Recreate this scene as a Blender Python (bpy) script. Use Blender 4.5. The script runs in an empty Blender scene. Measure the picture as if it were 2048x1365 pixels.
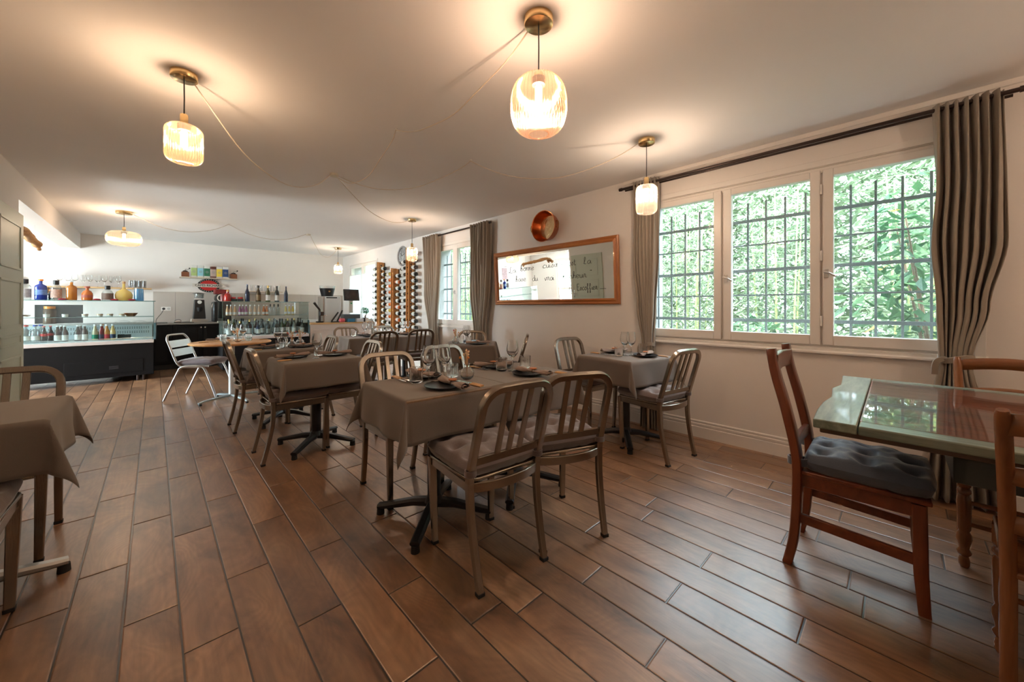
import bpy, math, random
from math import sin, cos, pi, radians, sqrt, atan2
from mathutils import Vector, Matrix, Euler
SC = bpy.context.scene
COL = SC.collection
random.seed(11)

# ---------------------------------------------------------------- camera
F_PX, YAW, HORIZON, CAM_Z = 745.0, radians(43.82), 615.0, 1.2
cam = bpy.data.objects.new('camera', bpy.data.cameras.new('camera'))
COL.objects.link(cam)
cam.data.sensor_width = 36.0
cam.data.lens = F_PX / 2048 * 36.0
cam.data.shift_y = -(682.5 - HORIZON) / 2048
cam.data.clip_start = 0.05
cam.location = (0, 0, CAM_Z)
cam.rotation_euler = (pi / 2, 0, -YAW)
SC.camera = cam

# ---------------------------------------------------------------- sky, sun, exposure
SC.view_settings.view_transform = 'Standard'
SC.view_settings.look = 'None'
SC.view_settings.gamma = 1.0
SC.view_settings.use_curve_mapping = False
SC.view_settings.exposure = 1.6
world = bpy.data.worlds.new('sky')
SC.world = world
world.use_nodes = True
wn = world.node_tree.nodes['Background']
wn.inputs['Color'].default_value = (0.74, 0.88, 1.0, 1)
wn.inputs['Strength'].default_value = 6.6
sun = bpy.data.objects.new('sun', bpy.data.lights.new('sun', 'SUN'))
COL.objects.link(sun)
sun.data.energy = 5.0
sun.data.angle = radians(1.0)
sun.data.color = (1.0, 0.96, 0.88)
sun.rotation_euler = Vector((0.42, 0.12, -0.9)).to_track_quat('-Z', 'Y').to_euler()
LAMP_W = 18.0
LAMP_C = (1.0, 0.78, 0.61)


def daylight(name, loc, size, direction, watts, color=(0.80, 0.92, 1.0)):
    l = bpy.data.lights.new(name, 'AREA')
    l.shape = 'RECTANGLE'
    l.size, l.size_y = size
    l.energy = watts
    l.color = color
    o = bpy.data.objects.new(name, l)
    COL.objects.link(o)
    o.location = loc
    o.rotation_euler = Vector(direction).to_track_quat('-Z', 'Z').to_euler()
    return o


# area light added as extra sky over the terrace beyond the glazed doors
daylight('sky_fill_garden_doors', (-7.2, 7.9, 3.4), (4.0, 4.0), (0.6, 0, -0.8), 1300)
# area light added as terrace bounce, aimed up through the same doors
daylight('fill_terrace_bounce', (-5.6, 7.9, 0.25), (2.6, 1.0), (1, 0, 0.42), 240, (0.88, 0.95, 1.0))


# ---------------------------------------------------------------- materials
MATS = {}


def _new(name):
    m = bpy.data.materials.new(name)
    m.use_nodes = True
    nt = m.node_tree
    b = nt.nodes['Principled BSDF']
    return m, nt, b


def mat(name, rgb, rough=0.5, metal=0.0, bump=0.0, bscale=40.0, var=0.0, vscale=3.0, coat=0.0, spec=0.5, sheen=0.0, stretch=None, emit=None):
    if name in MATS:
        return MATS[name]
    m, nt, b = _new(name)
    N, L = nt.nodes, nt.links
    b.inputs['Base Color'].default_value = (*rgb, 1)
    b.inputs['Roughness'].default_value = rough
    b.inputs['Metallic'].default_value = metal
    b.inputs['Coat Weight'].default_value = coat
    b.inputs['Coat Roughness'].default_value = 0.08
    b.inputs['Specular IOR Level'].default_value = spec
    b.inputs['Sheen Weight'].default_value = sheen
    tc = N.new('ShaderNodeTexCoord')
    mp = N.new('ShaderNodeMapping')
    L.new(tc.outputs['Object'], mp.inputs['Vector'])
    if stretch:
        mp.inputs['Scale'].default_value = stretch
    nz = N.new('ShaderNodeTexNoise')
    nz.inputs['Scale'].default_value = vscale
    nz.inputs['Detail'].default_value = 4
    L.new(mp.outputs[0], nz.inputs['Vector'])
    mx = N.new('ShaderNodeMix')
    mx.data_type = 'RGBA'
    mx.inputs[6].default_value = (*[c * (1 - max(var, 0.02)) for c in rgb], 1)
    mx.inputs[7].default_value = (*[min(1, c * (1 + max(var, 0.02))) for c in rgb], 1)
    L.new(nz.outputs['Fac'], mx.inputs[0])
    L.new(mx.outputs[2], b.inputs['Base Color'])
    if bump:
        n2 = N.new('ShaderNodeTexNoise')
        n2.inputs['Scale'].default_value = bscale
        n2.inputs['Detail'].default_value = 3
        L.new(mp.outputs[0], n2.inputs['Vector'])
        bp = N.new('ShaderNodeBump')
        bp.inputs['Strength'].default_value = bump
        bp.inputs['Distance'].default_value = 0.01
        L.new(n2.outputs['Fac'], bp.inputs['Height'])
        L.new(bp.outputs[0], b.inputs['Normal'])
    if emit:
        b.inputs['Emission Color'].default_value = (*emit[:3], 1)
        b.inputs['Emission Strength'].default_value = emit[3]
    MATS[name] = m
    return m


def wood(name, c1, c2, axis='Y', scale=6.0, rough=0.4, coat=0.0, knots=False, spec=0.5):
    if name in MATS:
        return MATS[name]
    m, nt, b = _new(name)
    N, L = nt.nodes, nt.links
    b.inputs['Roughness'].default_value = rough
    b.inputs['Coat Weight'].default_value = coat
    b.inputs['Coat Roughness'].default_value = 0.06
    b.inputs['Specular IOR Level'].default_value = spec
    tc = N.new('ShaderNodeTexCoord')
    mp = N.new('ShaderNodeMapping')
    s = {'X': (0.12, 1, 1), 'Y': (1, 0.12, 1), 'Z': (1, 1, 0.12)}[axis]
    mp.inputs['Scale'].default_value = [v * scale for v in s]
    L.new(tc.outputs['Object'], mp.inputs['Vector'])
    n1 = N.new('ShaderNodeTexNoise')
    n1.inputs['Scale'].default_value = 1.6
    n1.inputs['Detail'].default_value = 5
    n1.inputs['Distortion'].default_value = 1.2
    L.new(mp.outputs[0], n1.inputs['Vector'])
    n2 = N.new('ShaderNodeTexNoise')
    n2.inputs['Scale'].default_value = 14
    n2.inputs['Detail'].default_value = 3
    L.new(mp.outputs[0], n2.inputs['Vector'])
    ad = N.new('ShaderNodeMath')
    ad.operation = 'MULTIPLY_ADD'
    ad.inputs[1].default_value = 0.35
    L.new(n2.outputs['Fac'], ad.inputs[0])
    L.new(n1.outputs['Fac'], ad.inputs[2])
    cr = N.new('ShaderNodeValToRGB')
    cr.color_ramp.elements[0].position = 0.45
    cr.color_ramp.elements[0].color = (*c1, 1)
    cr.color_ramp.elements[1].position = 0.85
    cr.color_ramp.elements[1].color = (*c2, 1)
    L.new(ad.outputs[0], cr.inputs[0])
    L.new(cr.outputs[0], b.inputs['Base Color'])
    bp = N.new('ShaderNodeBump')
    bp.inputs['Strength'].default_value = 0.15
    bp.inputs['Distance'].default_value = 0.004
    L.new(ad.outputs[0], bp.inputs['Height'])
    L.new(bp.outputs[0], b.inputs['Normal'])
    MATS[name] = m
    return m


def glass(name, tint=(0.95, 0.97, 0.97), clear=0.9, rough=0.02, haze=0.0, hazecol=(1, 1, 1), edge=0.25, rim=1.0, outline=0.0):
    """thin glass: tinted transparency, haze, fresnel reflection"""
    if name in MATS:
        return MATS[name]
    m = bpy.data.materials.new(name)
    m.use_nodes = True
    nt = m.node_tree
    N, L = nt.nodes, nt.links
    N.remove(N['Principled BSDF'])
    out = N['Material Output']
    tr = N.new('ShaderNodeBsdfTransparent')
    tc = N.new('ShaderNodeTexCoord')
    nz = N.new('ShaderNodeTexNoise')
    nz.inputs['Scale'].default_value = 9
    L.new(tc.outputs['Object'], nz.inputs['Vector'])
    mxc = N.new('ShaderNodeMix')
    mxc.data_type = 'RGBA'
    mxc.inputs[6].default_value = (*tint, 1)
    mxc.inputs[7].default_value = (*[t * 0.97 for t in tint], 1)
    L.new(nz.outputs['Fac'], mxc.inputs[0])
    lw0 = N.new('ShaderNodeLayerWeight')
    lw0.inputs[0].default_value = 0.5
    pw0 = N.new('ShaderNodeMath')
    pw0.operation = 'POWER'
    pw0.inputs[1].default_value = 3.0
    L.new(lw0.outputs['Facing'], pw0.inputs[0])
    mxe = N.new('ShaderNodeMix')
    mxe.data_type = 'RGBA'
    L.new(pw0.outputs[0], mxe.inputs[0])
    L.new(mxc.outputs[2], mxe.inputs[6])
    mxe.inputs[7].default_value = (*[t ** 3 * rim for t in tint], 1)
    L.new(mxe.outputs[2], tr.inputs[0])
    last = tr.outputs[0]
    if haze > 0 or outline > 0:
        df = N.new('ShaderNodeBsdfTranslucent')
        df.inputs[0].default_value = (*hazecol, 1)
        dd = N.new('ShaderNodeBsdfDiffuse')
        dd.inputs[0].default_value = (*hazecol, 1)
        m2 = N.new('ShaderNodeMixShader')
        m2.inputs[0].default_value = 0.5
        L.new(df.outputs[0], m2.inputs[1])
        L.new(dd.outputs[0], m2.inputs[2])
        m1 = N.new('ShaderNodeMixShader')
        m1.inputs[0].default_value = haze
        if outline > 0:  # pale diffuse edge painted in for the bright outline of refracting glass
            po = N.new('ShaderNodeMath')
            po.operation = 'POWER'
            po.inputs[1].default_value = 5.0
            L.new(lw0.outputs['Facing'], po.inputs[0])
            mo = N.new('ShaderNodeMath')
            mo.operation = 'MULTIPLY_ADD'
            mo.inputs[1].default_value = outline
            mo.inputs[2].default_value = haze
            L.new(po.outputs[0], mo.inputs[0])
            L.new(mo.outputs[0], m1.inputs[0])
        L.new(last, m1.inputs[1])
        L.new(m2.outputs[0], m1.inputs[2])
        last = m1.outputs[0]
    gl = N.new('ShaderNodeBsdfGlossy')
    gl.inputs['Roughness'].default_value = rough
    lw = N.new('ShaderNodeLayerWeight')
    lw.inputs[0].default_value = 0.35
    mr = N.new('ShaderNodeMapRange')
    mr.inputs['To Min'].default_value = 1 - clear
    mr.inputs['To Max'].default_value = min(1, 1 - clear + edge)
    pw = N.new('ShaderNodeMath')
    pw.operation = 'POWER'
    pw.inputs[1].default_value = 2.0
    L.new(lw.outputs['Facing'], pw.inputs[0])
    L.new(pw.outputs[0], mr.inputs['Value'])
    ms = N.new('ShaderNodeMixShader')
    L.new(mr.outputs[0], ms.inputs[0])
    L.new(last, ms.inputs[1])
    L.new(gl.outputs[0], ms.inputs[2])
    L.new(ms.outputs[0], out.inputs[0])
    MATS[name] = m
    return m


def refractive(name, tint, rough=0.0, ior=1.46):
    m = bpy.data.materials.new(name)
    m.use_nodes = True
    nt = m.node_tree
    N, L = nt.nodes, nt.links
    N.remove(N['Principled BSDF'])
    g = N.new('ShaderNodeBsdfGlass')
    g.inputs['Roughness'].default_value = rough
    g.inputs['IOR'].default_value = ior
    tc = N.new('ShaderNodeTexCoord')
    nz = N.new('ShaderNodeTexNoise')
    nz.inputs['Scale'].default_value = 30
    mx = N.new('ShaderNodeMix')
    mx.data_type = 'RGBA'
    mx.inputs[6].default_value = (*tint, 1)
    mx.inputs[7].default_value = (*[t * 0.99 for t in tint], 1)
    L.new(tc.outputs['Object'], nz.inputs['Vector'])
    L.new(nz.outputs['Fac'], mx.inputs[0])
    L.new(mx.outputs[2], g.inputs['Color'])
    L.new(g.outputs[0], N['Material Output'].inputs[0])
    return m


# ---------------------------------------------------------------- mesh builder
class MB:
    def __init__(s):
        s.v, s.f, s.a = [], [], []

    def add(s, vs, fs):
        o = len(s.v)
        s.v += [tuple(p) for p in vs]
        s.f += [tuple(i + o for i in f) for f in fs]
        return s

    def box(s, x0, x1, y0, y1, z0, z1, M=None):
        vs = [Vector((x, y, z)) for z in (z0, z1) for x, y in ((x0, y0), (x1, y0), (x1, y1), (x0, y1))]
        if M is not None:
            vs = [M @ v for v in vs]
        return s.add(vs, [(3, 2, 1, 0), (4, 5, 6, 7), (0, 1, 5, 4), (1, 2, 6, 5), (2, 3, 7, 6), (3, 0, 4, 7)])

    def cbox(s, c, d, rot=(0, 0, 0)):
        M = Matrix.Translation(c) @ Euler(rot).to_matrix().to_4x4()
        return s.box(-d[0] / 2, d[0] / 2, -d[1] / 2, d[1] / 2, -d[2] / 2, d[2] / 2, M)

    def sweep(s, path, prof, scales=None, up=(0, 0, 1), closed=False, cap=True):
        P = [Vector(p) for p in path]
        n, k = len(P), len(prof)
        T = []
        for i in range(n):
            if closed:
                t = P[(i + 1) % n] - P[i - 1]
            else:
                t = P[min(i + 1, n - 1)] - P[max(i - 1, 0)]
            T.append(t.normalized())
        u = Vector(up)
        if abs(u.dot(T[0])) > 0.95:
            u = Vector((1, 0, 0)) if abs(T[0].x) < 0.9 else Vector((0, 1, 0))
        x = u.cross(T[0]).normalized()
        vs = []
        for i in range(n):
            if i:
                q = T[i - 1].rotation_difference(T[i])
                x = q @ x
            x = (x - T[i] * x.dot(T[i])).normalized()
            y = T[i].cross(x)
            sc = scales[i] if scales else 1
            if not isinstance(sc, tuple):
                sc = (sc, sc)
            vs += [P[i] + x * (a * sc[0]) + y * (b * sc[1]) for a, b in prof]
        fs = []
        for i in range(n if closed else n - 1):
            j = (i + 1) % n
            for a in range(k):
                b = (a + 1) % k
                fs.append((i * k + a, i * k + b, j * k + b, j * k + a))
        if cap and not closed:
            fs.append(tuple(range(k - 1, -1, -1)))
            fs.append(tuple((n - 1) * k + a for a in range(k)))
        return s.add(vs, fs)

    def tube(s, path, r, seg=10, scales=None, closed=False):
        return s.sweep(path, [(r * cos(2 * pi * i / seg), r * sin(2 * pi * i / seg)) for i in range(seg)], scales, closed=closed)

    def rect(s, path, w, h, scales=None, up=(0, 0, 1), bev=0.15, closed=False):
        a, b = w / 2, h / 2
        e = min(a, b) * bev * 2
        pr = [(-a + e, -b), (a - e, -b), (a, -b + e), (a, b - e), (a - e, b), (-a + e, b), (-a, b - e), (-a, -b + e)]
        return s.sweep(path, pr, scales, up, closed)

    def cyl(s, p0, p1, r0, r1=None, seg=20):
        r1 = r0 if r1 is None else r1
        return s.tube([p0, p1], 1.0, seg, [r0, r1])

    def lathe(s, prof, seg=24, c=(0, 0, 0), M=None, rad=None, cap=False):
        vs = []
        for r, z in prof:
            for i in range(seg):
                a = 2 * pi * i / seg
                rr = r * (rad(a, z) if rad else 1)
                p = Vector((rr * cos(a), rr * sin(a), z))
                if M is not None:
                    p = M @ p
                vs.append(p + Vector(c))
        fs = []
        for i in range(len(prof) - 1):
            for a in range(seg):
                b = (a + 1) % seg
                fs.append((i * seg + a, i * seg + b, (i + 1) * seg + b, (i + 1) * seg + a))
        if cap:
            fs.append(tuple(range(seg - 1, -1, -1)))
            fs.append(tuple((len(prof) - 1) * seg + a for a in range(seg)))
        return s.add(vs, fs)

    def prism(s, poly, f0, f1):
        """poly: 2-D points; f0/f1 map (a,b) to 3-D for the two faces"""
        k = len(poly)
        vs = [f0(a, b) for a, b in poly] + [f1(a, b) for a, b in poly]
        fs = [tuple(range(k - 1, -1, -1)), tuple(range(k, 2 * k))]
        fs += [(i, (i + 1) % k, (i + 1) % k + k, i + k) for i in range(k)]
        return s.add(vs, fs)

    def grid(s, f, nu, nv):
        vs = [f(i / nu, j / nv) for j in range(nv + 1) for i in range(nu + 1)]
        w = nu + 1
        fs = [(j * w + i, j * w + i + 1, (j + 1) * w + i + 1, (j + 1) * w + i) for j in range(nv) for i in range(nu)]
        return s.add(vs, fs)

    def build(s, name, m, parent=None, bev=0.0, smooth=True, angle=38, solid=0.0, sub=0):
        me = bpy.data.meshes.new(name)
        me.from_pydata(s.v, [], s.f)
        me.update()
        if smooth:
            me.shade_smooth()
            me.set_sharp_from_angle(angle=radians(angle))
        if m is not None:
            me.materials.append(m)
        o = bpy.data.objects.new(name, me)
        COL.objects.link(o)
        if parent is not None:
            o.parent = parent
        if solid:
            md = o.modifiers.new('solid', 'SOLIDIFY')
            md.thickness = solid
            md.offset = 0
        if sub:
            md = o.modifiers.new('sub', 'SUBSURF')
            md.levels = md.render_levels = sub
        if bev:
            md = o.modifiers.new('bevel', 'BEVEL')
            md.width = bev
            md.segments = 2
            md.limit_method = 'ANGLE'
            md.angle_limit = radians(40)
        return o


def root(name, label, cat, loc=(0, 0, 0), rz=0.0, group=None):
    o = bpy.data.objects.new(name, None)
    o.empty_display_size = 0.1
    COL.objects.link(o)
    o.location = loc
    o.rotation_euler = (0, 0, rz)
    return tag(o, label, cat, group)


def tag(o, label, cat, group=None, kind=None):
    o['label'] = label
    o['category'] = cat
    if group:
        o['group'] = group
    if kind:
        o['kind'] = kind
    return o


def struct(o):
    o['kind'] = 'structure'
    return o


def dup(src, loc, rz, label, group=None):
    def rec(o, parent):
        c = o.copy()
        COL.objects.link(c)
        if parent is not None:
            c.parent = parent
        for ch in list(o.children):
            rec(ch, c)
        return c
    r = rec(src, None)
    r.location = loc
    r.rotation_euler = (0, 0, rz)
    r['label'] = label
    if group:
        r['group'] = group
    return r


class Repeat:
    """the first placing moves the prototype, later ones copy it"""

    def __init__(s, proto):
        s.p, s.used = proto, False

    def put(s, loc, rz, label, group=None):
        if not s.used:
            s.used = True
            s.p.location = loc
            s.p.rotation_euler = (0, 0, rz)
            s.p['label'] = label
            if group:
                s.p['group'] = group
            return s.p
        return dup(s.p, loc, rz, label, group)


def text_mesh(txt, size, depth, M, name, m, parent, align='CENTER', bold=0.0):
    cu = bpy.data.curves.new('lettering', 'FONT')
    cu.body = txt
    cu.size = size
    cu.extrude = depth
    cu.offset = bold
    cu.align_x = align
    cu.align_y = 'CENTER'
    cu.resolution_u = 3
    t = bpy.data.objects.new('lettering', cu)
    COL.objects.link(t)
    dg = bpy.context.evaluated_depsgraph_get()
    me = bpy.data.meshes.new_from_object(t.evaluated_get(dg))
    bpy.data.objects.remove(t)
    bpy.data.curves.remove(cu)
    me.transform(M)
    me.materials.clear()
    me.materials.append(m)
    o = bpy.data.objects.new(name, me)
    COL.objects.link(o)
    if parent is not None:
        o.parent = parent
    return o


def smooth_path(pts, n=6, closed=False):
    P = [Vector(p) for p in pts]
    if len(P) < 3:
        return P
    out = []
    m = len(P)
    rng = range(m if closed else m - 1)
    for i in rng:
        p0 = P[(i - 1) % m] if closed or i else P[0]
        p1, p2 = P[i], P[(i + 1) % m]
        p3 = P[(i + 2) % m] if closed or i + 2 < m else P[-1]
        for k in range(n):
            t = k / n
            out.append(0.5 * ((2 * p1) + (p2 - p0) * t + (2 * p0 - 5 * p1 + 4 * p2 - p3) * t * t + (3 * p1 - p0 - 3 * p2 + p3) * t ** 3))
    if not closed:
        out.append(P[-1])
    return out


# common materials
m_wall = mat('wall_plaster', (0.82, 0.77, 0.73), 0.85, bump=0.05, bscale=120)
m_ceil = mat('ceiling_paint', (0.84, 0.81, 0.79), 0.9, bump=0.03, bscale=90)
m_white = mat('white_lacquer', (0.82, 0.78, 0.74), 0.35)
m_brass = mat('brushed_brass', (0.72, 0.52, 0.26), 0.24, 1.0, bump=0.04, bscale=60, stretch=(1, 1, 12))
m_steel = mat('polished_steel', (0.75, 0.76, 0.77), 0.18, 1.0)
m_dullsteel = mat('satin_steel', (0.50, 0.50, 0.51), 0.30, 1.0)
m_alu = mat('brushed_aluminium', (0.34, 0.29, 0.24), 0.25, 1.0, var=0.12, bump=0.06, bscale=220, stretch=(1, 1, 0.08))
m_black = mat('black_cast_iron', (0.012, 0.013, 0.016), 0.32)
m_blackplastic = mat('black_plastic', (0.015, 0.014, 0.014), 0.4)
m_rubber = mat('black_rubber', (0.01, 0.01, 0.01), 0.7)
m_cloth = mat('taupe_tablecloth', (0.165, 0.127, 0.102), 0.85, bump=0.25, bscale=500, sheen=0.25, var=0.08)
m_napkin = mat('taupe_napkin', (0.30, 0.215, 0.175), 0.9, bump=0.3, bscale=300, sheen=0.2)
m_cushion = mat('mauve_brown_cushion', (0.15, 0.11, 0.10), 0.75, bump=0.15, bscale=200, sheen=0.4)
m_cushblue = mat('slate_grey_cushion', (0.085, 0.11, 0.16), 0.6, bump=0.12, bscale=200, sheen=0.6)
m_plate = mat('black_stoneware', (0.012, 0.0125, 0.014), 0.38, bump=0.05, bscale=90, spec=0.3)
m_tan = wood('tan_handle_wood', (0.50, 0.26, 0.10), (0.62, 0.36, 0.15), 'Y', 40, 0.4)
m_orangewood = wood('orange_wood_slice', (0.42, 0.11, 0.03), (0.55, 0.19, 0.05), 'X', 60, 0.5)
m_glass = glass('clear_glass', (0.97, 0.98, 0.98), 0.945, 0.02, 0.0, edge=0.8, rim=0.8, outline=0.55)
m_ribglass = glass('ribbed_glass', (0.975, 0.975, 0.97), 0.93, 0.04, 0.03, edge=0.8, rim=0.7, outline=0.45)
m_crystal = refractive('crystal_glass', (0.99, 0.995, 0.995))
m_pressed = refractive('pressed_ribbed_glass', (0.985, 0.985, 0.98))
m_pane = glass('window_glass', (0.97, 0.99, 0.985), 0.95, 0.0, 0.03, (0.9, 1, 0.97), edge=0.2)  # the slight pale haze paints in veiling glare on the panes
m_case = glass('display_glass', (0.92, 0.97, 0.97), 0.96, 0.01, edge=0.3)
m_edge = glass('green_glass_edge', (0.35, 0.62, 0.60), 0.8, 0.05, 0.25, (0.4, 0.7, 0.68))
m_oak = wood('light_oak', (0.50, 0.29, 0.12), (0.66, 0.42, 0.20), 'X', 5, 0.45)
m_curtain = mat('taupe_curtain', (0.31, 0.26, 0.21), 0.9, bump=0.2, bscale=350, sheen=0.3, var=0.05)
m_rod = mat('dark_bronze_rod', (0.07, 0.05, 0.045), 0.3, 0.8)
m_cable = mat('white_flex', (0.66, 0.56, 0.46), 0.5)

# ---------------------------------------------------------------- room shell
WX, CZ = 3.635, 2.54            # window wall plane, ceiling height
YB, YF, XL = 10.3, -2.6, -0.97  # back wall, wall behind the camera, left wall
XS = -4.2                       # far wall of the side room
OX = 3.99                       # outside face of the window wall


def floor_mesh():
    w, ln, g = 0.1585, 0.907, 0.0030
    known = {-3: .485, -2: .691, -1: .204, 0: .809, 1: .240, 2: .658, 3: .191, 6: .133, 7: .588, 8: .955 % .907, 9: .66, 10: .254, 11: .639, 12: .10, 13: .154, 14: .416}
    mb = MB()
    tones = []
    i = -28
    while True:
        x0 = 0.071 + (i) * w
        if x0 > WX + 0.2:
            break
        off = known.get(i, (random.random() * 0.25 + (0.15 if i % 2 else 0.6)) * ln)
        if x0 + w > XS - 0.1:
            k = int((YF - off) / ln) - 2
            while off + k * ln < YB + 0.2:
                ya, yb = off + k * ln, off + (k + 1) * ln
                if yb > YF - 0.1 and (x0 > XL - 0.3 or yb > 4.4):
                    r = 0.0035
                    xa, xb = x0 + g, x0 + w - g
                    y0, y1 = ya + g, yb - g
                    q = [(xa, y0), (xb, y0), (xb, y1), (xa, y1)]
                    p = [(xa + r, y0 + r), (xb - r, y0 + r), (xb - r, y1 - r), (xa + r, y1 - r)]
                    vs = [(a, b, -0.006) for a, b in q] + [(a, b, -0.0012) for a, b in q] + [(a, b, 0.0) for a, b in p]
                    fs = [(8, 9, 10, 11)]
                    for a in range(4):
                        b = (a + 1) % 4
                        fs += [(a, b, b + 4, a + 4), (a + 4, b + 4, b + 8, a + 8)]
                    mb.add(vs, fs)
                    tones += [random.random()] * 9
                k += 1
        i += 1
    n = len(mb.f)
    mb.add([(XS - .2, YF - .2, -0.003), (WX + .3, YF - .2, -0.003), (WX + .3, YB + .2, -0.003), (XS - .2, YB + .2, -0.003)], [(0, 1, 2, 3)])
    tones.append(-1.0)
    m, nt, b = _new('plank_tiles')
    N, L = nt.nodes, nt.links
    at = N.new('ShaderNodeAttribute')
    at.attribute_name = 'tone'
    tc = N.new('ShaderNodeTexCoord')
    sc = N.new('ShaderNodeVectorMath')
    sc.operation = 'MULTIPLY_ADD'
    sc.inputs[1].default_value = (1, 0.42, 1)
    cm = N.new('ShaderNodeCombineXYZ')
    mu = N.new('ShaderNodeMath')
    mu.operation = 'MULTIPLY'
    mu.inputs[1].default_value = 53.0
    L.new(at.outputs['Fac'], mu.inputs[0])
    L.new(mu.outputs[0], cm.inputs[0])
    L.new(mu.outputs[0], cm.inputs[2])
    L.new(tc.outputs['Object'], sc.inputs[0])
    L.new(cm.outputs[0], sc.inputs[2])
    n1 = N.new('ShaderNodeTexNoise')
    n1.inputs['Scale'].default_value = 5.0
    n1.inputs['Detail'].default_value = 6
    n1.inputs['Roughness'].default_value = 0.62
    n1.inputs['Distortion'].default_value = 0.8
    L.new(sc.outputs[0], n1.inputs['Vector'])
    # figure lines: bands of a smooth noise
    n3 = N.new('ShaderNodeTexNoise')
    n3.inputs['Scale'].default_value = 3.2
    n3.inputs['Detail'].default_value = 1.5
    n3.inputs['Distortion'].default_value = 0.6
    L.new(sc.outputs[0], n3.inputs['Vector'])
    m3 = N.new('ShaderNodeMath')
    m3.operation = 'MULTIPLY'
    m3.inputs[1].default_value = 26.0
    L.new(n3.outputs['Fac'], m3.inputs[0])
    fr = N.new('ShaderNodeMath')
    fr.operation = 'PINGPONG'
    fr.inputs[1].default_value = 0.5
    L.new(m3.outputs[0], fr.inputs[0])
    n2 = N.new('ShaderNodeTexNoise')
    n2.inputs['Scale'].default_value = 60
    n2.inputs['Detail'].default_value = 3
    s2 = N.new('ShaderNodeVectorMath')
    s2.operation = 'MULTIPLY'
    s2.inputs[1].default_value = (1, 0.1, 1)
    L.new(sc.outputs[0], s2.inputs[0])
    L.new(s2.outputs[0], n2.inputs['Vector'])
    cr = N.new('ShaderNodeValToRGB')
    e = cr.color_ramp.elements
    e[0].position, e[0].color = 0.30, (0.10, 0.042, 0.019, 1)
    e[1].position, e[1].color = 0.72, (0.40, 0.225, 0.118, 1)
    e2 = cr.color_ramp.elements.new(0.50)
    e2.color = (0.27, 0.135, 0.066, 1)
    L.new(n1.outputs['Fac'], cr.inputs[0])
    ma = N.new('ShaderNodeMapRange')
    ma.inputs['From Max'].default_value = 0.5
    ma.inputs['To Min'].default_value = 0.87
    ma.inputs['To Max'].default_value = 1.04
    L.new(fr.outputs[0], ma.inputs['Value'])
    mt = N.new('ShaderNodeMapRange')
    mt.inputs['To Min'].default_value = 0.74
    mt.inputs['To Max'].default_value = 1.18
    L.new(at.outputs['Fac'], mt.inputs['Value'])
    mg = N.new('ShaderNodeMapRange')
    mg.inputs['To Min'].default_value = 0.66
    mg.inputs['To Max'].default_value = 1.28
    L.new(n2.outputs['Fac'], mg.inputs['Value'])
    p1_ = N.new('ShaderNodeMath')
    p1_.operation = 'MULTIPLY'
    L.new(ma.outputs[0], p1_.inputs[0])
    L.new(mt.outputs[0], p1_.inputs[1])
    p2_ = N.new('ShaderNodeMath')
    p2_.operation = 'MULTIPLY'
    L.new(p1_.outputs[0], p2_.inputs[0])
    L.new(mg.outputs[0], p2_.inputs[1])
    vm = N.new('ShaderNodeVectorMath')
    vm.operation = 'SCALE'
    L.new(cr.outputs[0], vm.inputs[0])
    L.new(p2_.outputs[0], vm.inputs['Scale'])
    gt = N.new('ShaderNodeMath')
    gt.operation = 'GREATER_THAN'
    gt.inputs[1].default_value = -0.5
    L.new(at.outputs['Fac'], gt.inputs[0])
    mx = N.new('ShaderNodeMix')
    mx.data_type = 'RGBA'
    mx.inputs[6].default_value = (0.028, 0.02, 0.016, 1)
    L.new(gt.outputs[0], mx.inputs[0])
    L.new(vm.outputs[0], mx.inputs[7])
    L.new(mx.outputs[2], b.inputs['Base Color'])
    b.inputs['Specular IOR Level'].default_value = 0.9
    b.inputs['Coat Weight'].default_value = 0.5
    b.inputs['Coat Roughness'].default_value = 0.28
    b.inputs['Coat IOR'].default_value = 1.6
    ro = N.new('ShaderNodeMapRange')
    ro.inputs['To Min'].default_value = 0.30
    ro.inputs['To Max'].default_value = 0.48
    L.new(n1.outputs['Fac'], ro.inputs['Value'])
    L.new(ro.outputs[0], b.inputs['Roughness'])
    bp = N.new('ShaderNodeBump')
    bp.inputs['Strength'].default_value = 0.2
    bp.inputs['Distance'].default_value = 0.003
    L.new(n2.outputs['Fac'], bp.inputs['Height'])
    L.new(bp.outputs[0], b.inputs['Normal'])
    o = mb.build('floor', m, smooth=False)
    a = o.data.attributes.new('tone', 'FLOAT', 'FACE')
    a.data.foreach_set('value', tones)
    return struct(o)


floor_mesh()


def wall_with_holes(name, plane, a0, a1, z0, z1, holes, t0, t1, m):
    """plane 'X': wall spans Y a0..a1 between x=t0..t1; holes (a,b,zlo,zhi)"""
    mb = MB()

    def bx(p, q, lo, hi):
        if q - p > 1e-4 and hi - lo > 1e-4:
            if plane == 'X':
                mb.box(t0, t1, p, q, lo, hi)
            else:
                mb.box(p, q, t0, t1, lo, hi)
    cur = a0
    for h in sorted(holes):
        bx(cur, h[0], z0, z1)
        bx(h[0], h[1], z0, h[2])
        bx(h[0], h[1], h[3], z1)
        cur = h[1]
    bx(cur, a1, z0, z1)
    return struct(mb.build(name, m, smooth=False))


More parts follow.
